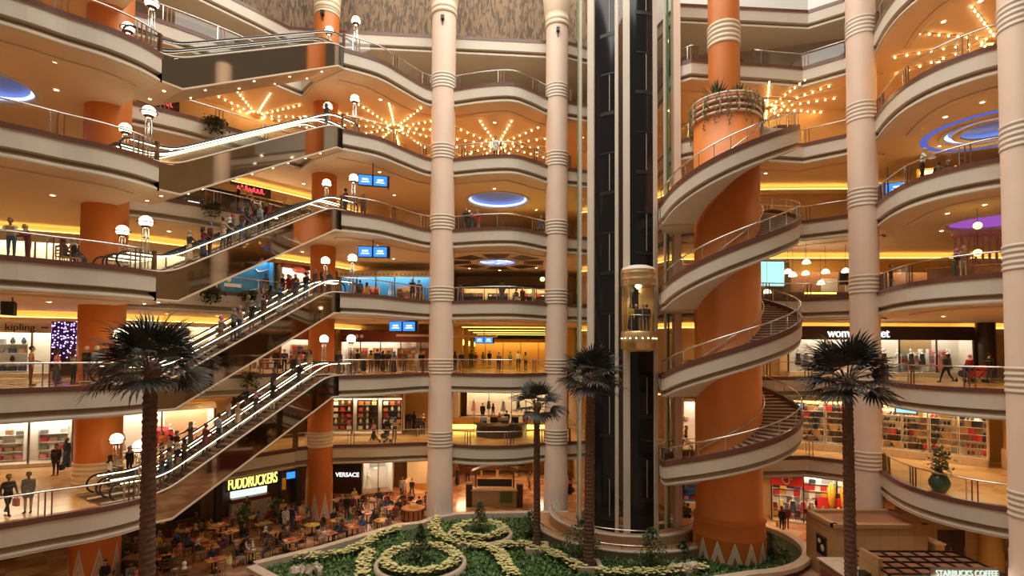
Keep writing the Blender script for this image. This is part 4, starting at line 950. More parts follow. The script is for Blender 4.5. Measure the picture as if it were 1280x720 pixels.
for i, x in enumerate((1.2, 3.4, 5.6, 7.6)): shelf(o, x, 1.3, 1.7, 1.7, 3, ['gift_box', 'vase', 'folded_garment'], ['red', 'white', 'tan', 'yellow'], 'in the cafe shop with the round emblem, bay %s from its left end' % ['one', 'two', 'three', 'four'][i], 65 + i)
# --- first gallery, left of the centre bay: dark wood display kiosks; counter bar in the centre bay
o = shop('dark wood framed gift shop left of the pale column, first gallery', (-15.4, 45.6), (-9.2, 46.2), 2, 3.4, 1.9, ('brownfascia', .25), 'shopwall', 'shoplight', n=3, sill=.2, frame='darkwood')
for i, x in enumerate((1.0, 3.1, 5.2)): shelf(o, x, 1.3, 1.7, 2.6, 5, ['gift_box', 'vase', 'handbag'], ['red', 'white', 'tan', 'orange', 'petal'], 'in the dark wood gift shop, bay %s from its left end' % ['one', 'two', 'three'][i], 70 + i, mtl='darkwood')
o = shop('dark brown pizza shop front with an arched name, first gallery', (-20.9, 40.9), (-16.4, 45.4), 2, 3.7, .8, ('brownfascia', 1.2), 'brownfascia', None, n=0, sill=0)
for i in range(8):
    a = PI * .78 - i * PI * .56 / 7; MB().box((3.3 + 1.5 * math.cos(a), -.2, 2.2 + .75 * math.sin(a)), (.2, .05, .3), 0, 0, 0, -(a - PI / 2) * .5).obj('arched_letter', 'khaki', o)
o = thing('counter_bar', 'dark stained bar counter with stepped fronts in the first-gallery centre bay', 'counter', (-1.0, 46.6, 5.4))
MB().lathe([(2.0, 0), (2.0, .3), (2.05, .32), (2.0, .36), (2.0, .6), (2.05, .63), (2.0, .67), (2.0, .95), (2.2, 1.0), (2.2, 1.08), (1.5, 1.1)], a0=PI, a1=2 * PI, n=28).obj('front', 'darkwood', o)
MB().box((0, .3, .5), (4.0, .6, 1.0)).obj('body', 'wood', o); MB().box((-2.2, -.3, 1.5), (.06, .06, 3)).obj('post', 'chrome', o); MB().box((2.2, -.3, 1.5), (.06, .06, 3)).obj('post', 'chrome', o)
for i, x in enumerate((-1.4, -.5, .4, 1.3)): MB().box((x, .2, 1.3), (.6, .4, .5)).obj('coffee_machine', 'black' if i % 2 else 'chrome', o)
for i, (x, y) in enumerate(((-4.2, 50), (2.6, 50))):
    o = thing('lit_counter', 'amber glowing counter %s of the dark bar, first gallery' % ['left', 'right'][i], 'counter', (x, y, 5.4)); MB().box((0, 0, .55), (2.6, .7, 1.1)).obj('body', 'amber', o); MB().box((0, -.36, .3), (2.4, .03, .4)).obj('lit_front', 'yellowglow', o); MB().box((0, 0, 1.13), (2.7, .8, .06)).obj('top', 'stone', o)
o = shop('clothes shop at the back of the first-gallery centre bay', (-5, 60), (5, 60), 2, 3.6, 1.5, ('amber', .3), 'shopwall', 'shoplight', n=4, sill=.2)
for i, c in enumerate(('pink', 'blackcloth', 'grey', 'blackcloth', 'white', 'red')): mannequin(o, .8 + i * 1.65, .7, c, 'at the back of the first-gallery centre bay, %s from left' % ['first', 'second', 'third', 'fourth', 'fifth', 'sixth'][i], long=i % 2 == 0)
# --- second gallery concourse
for i, (x, y) in enumerate(((-5.0, 53), (-4.9, 59), (-4.8, 66), (5.6, 54), (5.4, 60), (5.2, 67))):
    o = thing('lit_pilaster', 'amber pilaster with glowing wall lamp in the long second-gallery concourse, %s side, %s' % (['left', 'right'][i // 3], ['nearest', 'middle', 'farthest'][i % 3]), 'pilaster', (x, y, 10.8))
    MB().box((0, 0, 2.0), (.5, 1.2, 4.0)).obj('shaft', 'amber', o); MB().box((.3 if i < 3 else -.3, -.4, 2.6), (.12, .3, .5)).obj('wall_lamp', 'yellowglow', o)
for i in range(4):
    o = thing('ceiling_trough', 'glowing amber ceiling trough across the second-gallery concourse, %s' % ['nearest', 'second', 'third', 'farthest'][i], 'ceiling light', (0, 49 + i * 7, 14.8)); MB().box((0, 0, 0), (9.5, .8, .12)).obj('housing', 'amber', o); MB().box((0, 0, -.08), (9, .5, .04)).obj('light_panel', 'yellowglow', o)
o = shop('far lit shop at the end of the second-gallery concourse', (-6, 74), (6, 74), 3, 3.4, 2, ('amber', .4), 'amber', 'amberglow', n=5, sill=0, gl=False)
# --- third and fourth gallery centre bay
o = shop('low dark display shop in the third-gallery centre bay', (-5, 51.5), (4.4, 51.5), 4, 2.6, 1.5, ('brownfascia', .3), 'khaki', 'shoplight', n=4, sill=.2)
for i, x in enumerate((1.2, 3.6, 6, 8.2)): shelf(o, x, 1.0, 1.9, 1.7, 4, ['handbag', 'shoe_pair'], ['blackcloth', 'tan', 'white', 'red', 'wood'], 'in the low third-gallery centre shop, bay %s from left' % ['one', 'two', 'three', 'four'][i], 80 + i, mtl='darkwood')
o = thing('lit_counter', 'bright yellow counter wall in the fourth-gallery centre bay', 'counter', (1.6, 51, 21.6)); MB().box((0, 0, .9), (6, .5, 1.8)).obj('body', 'amber', o); MB().box((0, -.27, .9), (5.4, .03, 1.2)).obj('lit_front', 'yellowglow', o)
# --- right side, second gallery: lingerie shop
o = shop('wide lit fashion shop under a dark brown fascia behind the right palm', (20.6, 40.6), (34.2, 40.3), 3, 3.7, 1.3, ('brownfascia', .95), 'shopwall', 'shopwhite', n=5, sill=.35, sillm='shopwall', frame='brownfascia')
text("women'secret", .92, 'whiteglow', o, (5.1, -.17, 3.22), ext=.04, sx=.86)
for i, (x, c) in enumerate(((1.0, 'blackcloth'), (1.7, 'grey'), (2.4, 'red'), (3.4, 'white'), (4.3, 'pink'), (6.4, 'red'), (7.4, 'blackcloth'), (8.6, 'white'), (9.4, 'blackcloth'), (10.4, 'blackcloth'), (11.4, 'pink'), (12.3, 'blackcloth'))):
    mannequin(o, x, .55 + .25 * (i % 2), c, 'in the wide dark-fronted fashion shop, %s from left' % ['first', 'second', 'third', 'fourth', 'fifth', 'sixth', 'seventh', 'eighth', 'ninth', 'tenth', 'eleventh', 'twelfth'][i], .35, long=i % 3 > 0)
for i, x in enumerate((6.8, 9.6, 11.8)): shelf(o, x, 1.08, 1.6, 1.7, 3, ['folded_garment', 'handbag'], ['pink', 'red', 'white', 'grey'], 'at the back of the wide dark-fronted fashion shop, bay %s' % ['one', 'two', 'three'][i], 90 + i, .4, 'white')
MB().box((10.2, 1.22, 2.3), (2.4, .05, 1.0)).obj('wall_picture', 'khaki', o)
o = thing('wall_panel', 'smooth brown round column clad beside the fashion shop door', 'cladding', (35.0, 40.2, 10.8)); MB().lathe([(.6, 0), (.6, 4.05)], n=24).obj('shaft', 'darkwood', o); MB().lathe([(.64, 0), (.64, .3), (.6, .32)], n=24).obj('base', 'bronze', o)
# --- right side, first gallery: shoe and sport shops
SH0, SH1, SH2 = (20.2, 41.0), (25.6, 38.6), (30.0, 34.4)
for nm_, a, b, sd, W in (('left', SH0, SH1, 100, 'behind the foot of the spiral stair'), ('right', SH1, SH2, 110, 'right of the ringed column')):
    o = shop('crowded shoe shop window %s, first gallery' % W, a, b, 2, 3.75, 1.3, ('fascia', .12), 'shopwall', 'shoplight', n=2, sill=.5, frame='stone')
    L = o['L']; nbay = 4
    for i in range(nbay): shelf(o, L * (i + .5) / nbay, .85, L / nbay - .1, 2.7, 6, ['shoe_pair', 'handbag', 'shoe_pair', 'vase'], ['blackcloth', 'tan', 'darkwood', 'wood', 'red', 'grey', 'gold', 'blackcloth'], 'bay %s of the %s shoe window' % (['one', 'two', 'three', 'four'][i], nm_), sd + i, .5, 'shopwall', .33, 1.45)
    s = thing('shop_sign', 'small light blue lit sign in the shoe window ' + W, 'sign', inshop(o, .9 if nm_ == 'left' else 1.9, -.15, 3.25), o.rotation_euler.z)
    MB().box((0, 0, 0), (1.3, .12, .5)).obj('board', 'darkwood' if nm_ == 'left' else 'khaki', s); MB().box((0, -.07, 0), (1.1, .02, .26)).obj('lit_panel', emis('pale_blue_glow', (.25, .62, 1.), 1.4), s)
o = thing('round_pier', 'amber round pier with cream base right of the shoe window', 'pier', (31.6, 33.9, 5.4)); MB().lathe([(.85, 0), (.85, 4.05)], n=30).obj('shaft', 'amber', o); MB().lathe([(.95, 0), (.95, 1.2), (.88, 1.25)], n=30).obj('base', 'cream', o)
o = shop('white lit doorway shop seen between lift tower and spiral drum, first gallery', (13.2, 42.1), (17.0, 41.3), 2, 3.6, 1.0, ('fascia', .2), 'shopwall', 'shopwhite', n=0, sill=0)
mark(o, 'purple_banner', 'purpledome', MB().box((1.9, .3, 3.0), (1.6, .06, .5)).box((1.9, .3, 2.3), (.05, .05, 1.0)))
# --- ground floor right
o = shop('sports shop with red corner board and blue figure banners, ground floor right', (19.4, 40.9), (25.4, 38.7), 1, 3.7, 1.3, ('stone', .1), 'shopwall', 'shopwhite', n=3, sill=.15, frame='black')
MB().box((1.0, -.12, 3.2), (2.2, .08, .9)).obj('red_board', 'red', o); MB().tube([(1.0 + .35 * math.cos(t) * (1 - t / 14), -.2, 3.2 + .3 * math.sin(t)) for t in np.linspace(0, 9, 24)], .045, 6).obj('swirl_emblem', 'white', o)
MB().box((4.7, -.1, 1.3), (3.4, .06, 1.7)).obj('red_panel', 'red', o)
for x in (3.9, 4.7): MB().tube([(x, -.16, 3.2), (x, -.16, 2.6), (x, -.16, 1.7), (x, -.16, 1.2)], [.1, .26, .2, .03], 10).obj('yellow_banner', 'yellow', o)
MB().tube([(3.4, -.16, 1.5), (3.25, -.16, 1.2), (3.5, -.16, .95)], .06, 6).tube([(4.3, -.16, 1.5), (4.5, -.16, 1.2), (4.25, -.16, .95)], .06, 6).obj('poster_figure', 'white', o); MB().ball((3.9, -.1, 1.2), .32, 10, 0, (1.2, .2, 1)).obj('poster_figure', 'blackcloth', o)
MB().ball((5.8, -.1, 1.7), .18, 10, 0, (1, .3, 1)).obj('poster_figure', 'white', o); MB().ball((5.8, -.1, 1.3), .3, 10, 0, (1, .2, 1)).obj('poster_figure', 'green', o)
for i, (x, c) in enumerate(((.7, 'petal'), (1.5, 'navy'), (2.2, 'red'), (2.7, 'grey'))): mannequin(o, x, .6, c, 'in the ground-floor sports window, %s from left' % ['first', 'second', 'third', 'fourth'][i], .15, long=False)
for i, (x, w_) in enumerate(((1.1, 1.9), (3.2, 2.0), (5.4, 2.0))): shelf(o, x, 1.0, w_, 3.1, 6, ['folded_garment', 'handbag', 'gift_box'], ['navy', 'yellow', 'red', 'white', 'blackcloth', 'grey'], 'in the ground-floor sports shop, %s bay' % ['left', 'middle', 'right'][i], 120 + i, .2, 'white', .4, 1.3)
o = shop('blue lit toy window seen between lift tower and orange drum', (13.0, 42.5), (18.2, 41.4), 1, 3.6, .9, ('fascia', .3), 'bluewall', 'shopwhite', n=2, sill=.95, sillm='stone')
shelf(o, 1.4, .6, 2.2, 2.0, 5, ['gift_box', 'vase'], ['navy', 'white', 'pink', 'red'], 'in the blue toy window, left half', 122, 1.0, 'bluewall'); shelf(o, 3.9, .6, 2.2, 2.0, 5, ['gift_box', 'vase'], ['navy', 'white', 'pink', 'red'], 'in the blue toy window, right half', 123, 1.0, 'bluewall')
# --- ground floor centre
for i, (x, w_) in enumerate(((-4.3, 2.6), (3.4, 2.2))):
    o = thing('lit_entrance', 'glowing amber entrance head on the ground floor, %s of the two posters' % ['left', 'right'][i], 'entrance', (x, 55.5, 0)); MB().box((0, .1, 3.2), (w_, .3, 1.4)).obj('lintel', 'amber', o); MB().box((0, -.08, 3.05), (w_ - .2, .05, .55)).obj('lit_panel', 'shoplight', o)
    for s in (-1, 1): MB().box((s * w_ / 2, .1, 1.6), (.2, .4, 3.2)).obj('jamb', 'amber', o)
    MB().box((0, .3, 1.2), (w_ - .3, .05, 2.4)).obj('door_leaf', 'bronze', o)
for i, (x, c) in enumerate(((-1.4, 'grey'), (.5, 'red'))):
    o = thing('poster_panel', 'tall black poster with a %s figure behind the stone kiosk, ground floor' % ['grey', 'red and white'][i], 'poster', (x, 55.3, 0)); MB().box((0, 0, 2.3), (1.7, .12, 2.6)).obj('board', 'black', o)
    MB().ball((0, -.07, 2.7), .32, 12, 0, (1, .15, 1)).obj('figure_head', 'white' if i else c, o); MB().ball((0, -.07, 2.05), .5, 12, 0, (1.1, .1, .7)).obj('figure_body', c, o); MB().box((0, 0, .5), (.3, .2, 1.0)).obj('stand', 'gold', o)
o = thing('stone_kiosk', 'dark stone counter kiosk with arched canopy behind the garden bed', 'kiosk', (-1.35, 44.8, 0))
MB().box((0, 0, .65), (3.6, 1.0, 1.3)).obj('counter', 'taupe', o); MB().box((.95, -.53, .8), (1.0, .04, .9)).obj('green_panel', 'green', o); MB().box((0, 0, 1.33), (3.8, 1.2, .08)).obj('counter_top', 'stone', o)
for s in (-1, 1):
    MB().box((s * 2.05, -.3, .9), (.5, .5, 1.8)).obj('post', 'darkwood', o); MB().lathe([(.28, 0), (.3, .1), (.05, .14)], (s * 2.05, -.3, 1.8), 14).obj('post_cap', 'cream', o)
    MB().box((s * 1.55, .3, 2.0), (.14, .14, 1.5)).obj('canopy_leg', 'bronze', o)
MB().sweep([(-1.9, .3, 2.6), (-1.3, .3, 2.82), (-.5, .3, 2.95), (.5, .3, 2.95), (1.3, .3, 2.82), (1.9, .3, 2.6)], [(-.5, 0), (.5, 0), (.5, .16), (-.5, .16), (-.5, 0)]).obj('arched_canopy', 'bronze', o)
MB().box((0, .3, 1.75), (2.8, .05, .6)).obj('menu_board', 'black', o)
# --- ground floor left: VERSACE panel, glass shop, burger front
o = thing('sign_wall', 'tall dark brown panel with white capital lettering left of the glass shop', 'shop panel', (-14.1, 47.2, 0)); MB().box((0, .15, 1.95), (2.35, .3, 3.9)).obj('panel', 'darkwood', o); text('VERSACE', .50, 'whiteglow', o, (0, -.02, 1.85), ext=.03); MB().box((0, .1, .12), (2.5, .5, .24)).obj('plinth', 'lightwood', o)
o = shop('glass fronted white shop right of the dark lettered panel', (-12.7, 46.8), (-10.3, 47.9), 1, 3.9, 1.8, ('shopwall', .1), 'shopwall', 'shopwhite', n=2, sill=.3, frame='chrome', sillm='wood')
MB().box((1.6, 1.7, 2.7), (1.4, .05, 1.0)).obj('dark_picture', 'grey', o); mannequin(o, .6, .8, 'white', 'in the glass fronted white shop', .3)
o = thing('lit_wall', 'cream lit corridor wall with low ramp wall, right of the glass shop', 'wall panel', (-7.7, 50.1, 0)); MB().box((0, 0, 2.0), (3.6, .15, 4.0)).obj('panel', 'fascia', o); MB().box((-1.6, -1.0, .5), (.3, 2.2, 1.0)).obj('ramp_wall', 'stone', o); MB().box((0, -.12, .25), (3.6, .12, .5)).obj('skirting', 'lightwood', o)
o = shop('dark burger restaurant front with yellow lettered name behind the cafe tables', (-22.2, 39.0), (-17.1, 44.6), 1, 3.9, 1.3, ('brownfascia', .35), 'darkwood', None, n=0, sill=0)
text('FUDDRUCKERS', 1.15, 'yellowglow', o, (3.7, -.24, 2.60), ext=.04, sx=.46, name='lettering')
MB().box((3.7, -.13, 2.62), (3.9, .1, 1.05)).obj('sign_board', 'black', o); MB().box((3.6, .3, 1.75), (2.6, .3, .5)).obj('lit_menu', emis('menu_glow', (.75, 1, .85), .9), o); MB().box((3.6, .1, 1.3), (2.8, .6, .3)).obj('counter_front', 'darkred', o); MB().box((3.6, 0, .6), (2.9, .6, 1.1)).obj('counter', 'grey', o)
for x in (1.3, 6.05, 7.3): MB().box((x, 0, 1.9), (.4, .5, 3.8)).obj('pier', 'blackcloth', o)
MB().box((6.75, .1, 2.5), (.75, .1, .5)).obj('television', 'screen', o); MB().box((6.05, -.28, 2.0), (.3, .04, .9)).obj('menu_sign', 'yellow', o)
o = thing('restaurant_booth', 'dark wooden restaurant booth with yellow sign boards left of the burger front', 'booth', (-22.9, 36.6, 0), .75)
MB().box((0, .8, 1.75), (4.4, .2, 3.5)).obj('back_wall', 'darkwood', o); MB().box((0, 0, .5), (4.4, .3, 1.0)).obj('front_wall', 'darkwood', o)
for x in (-2.1, 0, 2.1): MB().box((x, 0, 1.6), (.25, .25, 3.2)).obj('post', 'darkwood', o)
for x, z, w_, h_ in ((1.1, 2.7, 1.8, .3), (-1.0, 1.8, .8, 1.5), (-.2, 1.8, .4, 1.6)): MB().box((x, -.05, z), (w_, .08, h_)).obj('yellow_board', 'yellow', o)
# --- red neon shop names in the upper galleries (script-like strokes)
def neon(p, rz, label, seed, w=1.6):
    o = thing('neon_sign', label, 'sign', p, rz); MB().box((0, .06, 0), (w * 1.5, .1, .75)).obj('board', 'brownfascia', o); g = random.Random(seed); x = -w / 2
    for i in range(7):
        h = g.uniform(.12, .34); MB().tube([(x, 0, -.12), (x + .03, 0, h - .05), (x + .09, 0, h - .1 * (i % 2)), (x + .14, 0, -.1), (x + w / 7, 0, -.12)], .032, 6).obj('neon_stroke', 'redglow', o); x += w / 7
neon((-19.9, 41.0, 24.7), .82, 'red neon script sign behind the escalators, fourth gallery', 1, 2.)
neon((-24.4, 36.9, 29.6), .82, 'red neon script sign over the fifth gallery at the left', 2, 1.7)
o = shop('dark restaurant front with small lit counters behind the escalators, fourth gallery', (-24.8, 35.7), (-20.7, 40.3), 5, 3.2, 1., ('khaki', .5), 'darkwood', None, n=3, sill=0, gl=False)
for x in (1.2, 3.4, 4.9): MB().box((x, .3, 1.2), (.7, .4, .5)).obj('lit_counter', 'whiteglow', o)
o = shop('brown panelled restaurant front with glowing counter, fourth gallery', (-20.5, 40.5), (-16.6, 45.2), 5, 3.2, 1., ('khaki', .5), 'darkwood', None, n=3, sill=0, gl=False)
for x in (1.0, 2.6, 4.5): MB().box((x, .3, 1.2), (.8, .4, .5)).obj('lit_counter', 'shoplight', o)
# --- right, third gallery: teal box, dome pendants
o = thing('light_box', 'glowing teal glass light box on the third gallery behind the spiral stair', 'light box', (18.7, 40.0, 17.35)); MB().box((0, 0, .95), (2.2, 1.2, 1.75)).obj('lit_glass', 'tealglow', o)
for x in (-1.1, 1.1):
    for y in (-.6, .6): MB().box((x, y, .9), (.07, .07, 1.95)).obj('frame_post', 'bronze', o)
for z in (0, 1.87): MB().box((0, 0, z), (2.3, 1.3, .08)).obj('frame_plate', 'bronze', o)
MB().box((0, 0, -.6), (2.0, 1.0, 1.1)).obj('base_cabinet', 'darkwood', o)
pp = None
for i, (x, y, D) in enumerate(((985, 341, 39), (991, 345, 38.2), (1008, 329, 38), (1007, 343, 40.5), (1032, 341, 39), (1057, 340, 38.5), (1026, 355, 40.2), (959, 366, 38.2))):
    q = at_y(x, y, D); lb = 'white dome pendant lamp on the third gallery, %s from left behind the spiral stair' % ['second', 'third', 'fifth', 'fourth', 'seventh', 'eighth', 'sixth', 'first'][i]
    if pp is None:
        pp = thing('pendant_lamp', lb, 'lamp', q, 0, 'dome pendants on the third gallery'); MB().lathe([(.05, .28), (.16, .22), (.25, .08), (.27, -.02), (.02, -.02)], n=18).obj('shade', 'globe', pp); MB().tube([(0, 0, .28), (0, 0, 2.2)], .012, 5).obj('cord', 'black', pp)
    else: dup(pp, q, label=lb)
o = shop('brown restaurant front with white framed pictures, third gallery right', (20.8, 40.6), (33, 40.4), 4, 3.2, 1.2, ('amber', .8), 'wood', 'shoplight', n=0, sill=.9, sillm='darkwood')
for x in (3.2, 5.0): MB().box((x, .5, 1.5), (1.2, .06, 1.0)).obj('picture', 'white', o)
MB().box((2.2, -.05, .82), (2.4, .06, .12)).obj('yellow_strip', 'yellowglow', o)
for x in (4.2, 5.9): MB().box((x, .3, 2.1), (.7, .2, 1.2)).obj('dark_panel', 'black', o)
for i, (x, y) in enumerate(((1222, 282), (1222, 316), (678, 349), (662, 364))):
    q = at_y(x, y, 28.6 if i < 2 else 44.5); o = thing('pendant_lamp', ['round yellow pendant lamp under the purple dome, upper right', 'round yellow pendant lamp over the right third-gallery balcony, lower of two', 'yellow globe lamp in the third-gallery centre bay by the ringed column', 'small yellow lamp low in the third-gallery centre bay'][i], 'lamp', q)
    MB().ball((0, 0, 0), .2 if i != 3 else .15, 14, 0, (1, 1, .9)).obj('globe', 'lampyellow', o); MB().tube([(0, 0, .18), (0, 0, 1.4)], .012, 5).obj('cord', 'black', o)
o = thing('partition', 'low brown wooden partition along the right third-gallery balcony', 'partition', (26.6, 29.4, 16.2), -.6); MB().box((0, 0, .6), (6.5, .2, 1.2)).obj('panel', 'wood', o); MB().box((0, 0, 1.22), (6.7, .3, .06)).obj('cap', 'lightwood', o)
o = thing('slat_screen', 'tall wooden slat screen at the right end of the third gallery', 'screen', (27.5, 33.6, 16.2), -.25)
for i in range(12): MB().box((i * .36, 0, 1.9), (.1, .12, 3.8)).obj('slat', 'lightwood', o)
MB().box((2, 0, 3.7), (4.4, .2, .2)).obj('top_rail', 'lightwood', o)
o = thing('lit_wall', 'yellow lit wall niche on the right fourth-gallery balcony', 'wall panel', (29.5, 34.2, 21.6), -.35); MB().box((0, 0, 1.5), (6.5, .2, 3.0)).obj('panel', 'amber', o); MB().box((0, -.25, 2.7), (6.2, .2, .18)).obj('cove_lamp', 'cove', o)
for x in (-2, 0, 2): MB().box((x, -.2, 1.2), (.12, .12, 2.4)).obj('pilaster', 'lightwood', o)
# wall ornament on the top gallery
o = thing('wall_ornament', 'brown ring and diagonal strip ornament on the top gallery wall, right', 'wall ornament', (20.0, 41.9, 32.4), -.1)
MB().tube([(1.6 * math.cos(a), 0, .9 + 1.3 * math.sin(a)) for a in np.linspace(0, 2 * PI, 33)[:-1]], .07, closed=True).obj('ring', 'coffer', o)
MB().tube([(-1.2, 0, 1.9), (-2.6, 0, 3.9), (-4.2, .4, 3.9)], .07).tube([(1.2, 0, 1.9), (2.6, 0, 3.9)], .07).obj('strip', 'coffer', o); MB().ball((0, 0, .9), .55, 16, 0, (1.2, .12, 1)).obj('medallion', 'cream', o)
for x, w in ((-3.0, 'left'), (1.6, 'right')):
    o = thing('wall_ornament', 'brown framed line ornament on the top centre bay wall, %s one' % w, 'wall ornament', (x, 51.7, 32.4))
    MB().tube([(-1.2, 0, .3), (-1.2, 0, 3.2), (1.2, 0, 3.2), (1.2, 0, .3)], .07, closed=True).obj('frame', 'coffer', o); MB().tube([(-1.2, 0, 3.2), (-2, 0, 3.9)], .06).tube([(1.2, 0, 3.2), (2, 0, 3.9)], .06).obj('strip', 'coffer', o)
# ================================================================ coffee kiosk
M['terra'] = mat('terracotta_panel', (.36, .15, .08), .5, var=.25, scale=.8)
o = thing('tiled_pavilion', 'sandy tiled pavilion block behind the coffee pergola, ground floor right', 'pavilion', (20.0, 31.15, 0))
def tile_wall():
    m = mat('sandstone_tile', (.50, .30, .13), .5); nt = m.node_tree; b = nt.nodes['Principled BSDF']; tc = nt.nodes.new('ShaderNodeTexCoord'); br = nt.nodes.new('ShaderNodeTexBrick')
    br.offset = 0; br.inputs['Color1'].default_value = (.52, .31, .135, 1); br.inputs['Color2'].default_value = (.47, .28, .12, 1); br.inputs['Mortar'].default_value = (.26, .14, .05, 1); br.inputs['Scale'].default_value = 1.; br.inputs['Mortar Size'].default_value = .008; br.inputs['Brick Width'].default_value = .9; br.inputs['Row Height'].default_value = .9
    mp = nt.nodes.new('ShaderNodeMapping'); mp.inputs['Rotation'].default_value = (PI / 2, 0, PI / 2)
    nt.links.new(tc.outputs['Object'], mp.inputs[0]); nt.links.new(mp.outputs[0], br.inputs['Vector']); nt.links.new(br.outputs['Color'], b.inputs['Base Color']); return m
M['tile'] = tile_wall()
MB().box((0, 0, 1.55), (5.0, 2.9, 3.1)).obj('block', 'tile', o)
MB().box((0, -1.35, 3.2), (5.2, .35, .2)).box((0, 1.35, 3.2), (5.2, .35, .2)).box((-2.45, 0, 3.2), (.3, 2.9, .2)).box((2.45, 0, 3.2), (.3, 2.9, .2)).obj('parapet', 'tile', o)
MB().box((0, 0, 3.12), (4.6, 2.4, .05)).obj('roof', 'terra', o)
fr = MB().box((-2.53, -.2, 1.75), (.05, 1.0, 1.1)).obj('picture_frame', 'bronze', o); MB().box((-2.565, -.2, 1.75), (.02, .84, .94)).obj('picture', 'black', fr); MB().ball((-2.57, -.35, 1.65), .2, 10, 0, (.1, 1, 1)).ball((-2.57, -.05, 1.95), .15, 10, 0, (.1, 1.2, 1)).obj('cup_motif', 'cream', fr)
o = thing('tiled_annex', 'sandy annex with dark doors right of the pavilion block', 'annex', (25.5, 32.3, 0)); MB().box((0, 0, 1.7), (5.5, .6, 3.4)).obj('wall', 'tile', o)
for x in (-.3, .5): d = MB().box((x, -.33, 1.15), (.75, .06, 2.3)).obj('door', 'darkwood', o); MB().box((x + .28, -.38, 1.1), (.03, .04, .5)).obj('handle', 'chrome', d)
MB().lathe([(.6, 0), (.6, 1.2), (.54, 1.25), (.54, 3.6)], (2.2, -.5, 0), 28).obj('half_column', 'amber', o)
o = thing('bench_wall', 'low sandy seat wall stepping out beside the pavilion block', 'wall', (23.0, 30.6, 0)); MB().box((0, 0, 1.15), (.5, 2.2, 2.3)).obj('body', 'tile', o); MB().box((0, 0, 2.33), (.6, 2.3, .06)).obj('cap', 'cream', o)
o = thing('coffee_pergola', 'dark grid pergola with terracotta panels and a lit name sign', 'pergola', (19.6, 26.2, 0))
for i in range(8): MB().box((-2.6 + i * 5.2 / 7, 0, 2.62), (.06, 2.9, .08)).obj('grid_bar', 'black', o)
for j in range(5): MB().box((0, -1.4 + j * .7, 2.62), (5.3, .06, .08)).obj('grid_bar', 'black', o)
for i in range(7):
    for j in range(4): MB().box((-2.6 + (i + .5) * 5.2 / 7, -1.4 + (j + .5) * .7, 2.57), (.66, .6, .03)).obj('roof_panel', 'terra', o)
for x in (-2.5, 2.5):
    for y in (-1.3, 1.3): MB().box((x, y, 1.29), (.1, .1, 2.58)).obj('post', 'black', o)
MB().box((-2.62, -.2, 1.6), (.2, 1.4, 3.0)).obj('side_pier', 'tile', o)
M['palesign'] = emis('pale_green_sign_glow', (.72, .88, .76), .75)
s = thing('name_sign', 'white glowing capital letters with a light bar along the pergola front', 'sign', (20.3, 24.55, 2.74)); text('STARBUCKS COFFEE', .36, 'palesign', s, (0, -.03, .02), ext=.03, sx=.84); MB().box((0, .06, -.27), (3.0, .1, .2)).obj('light_bar', 'shopwhite', s); MB().box((0, .1, 0), (3.1, .05, .5)).obj('back_board', 'coffer', s)
o = thing('service_counter', 'red wooden service counter with pale top left of the pergola', 'counter', (16.4, 26.6, 0)); MB().box((0, 0, 1.0), (1.2, 3.2, 2.0)).obj('body', 'wood', o); MB().box((0, 0, 2.03), (1.4, 3.4, .06)).obj('top', 'stone', o); MB().box((-.62, 0, .9), (.04, 2.8, 1.4)).obj('front_panel', 'darkred', o)
MB().box((.1, -.9, 2.2), (.3, .5, .3)).obj('till', 'black', o)
o = thing('trolley_bin', 'dark wooden host stand behind the left palm on the ground floor', 'stand', (-20.4, 30.0, 0)); MB().box((0, 0, .6), (.9, .6, 1.2)).obj('body', 'darkwood', o); MB().box((0, -.05, 1.24), (1.0, .8, .08)).obj('top', 'wood', o)
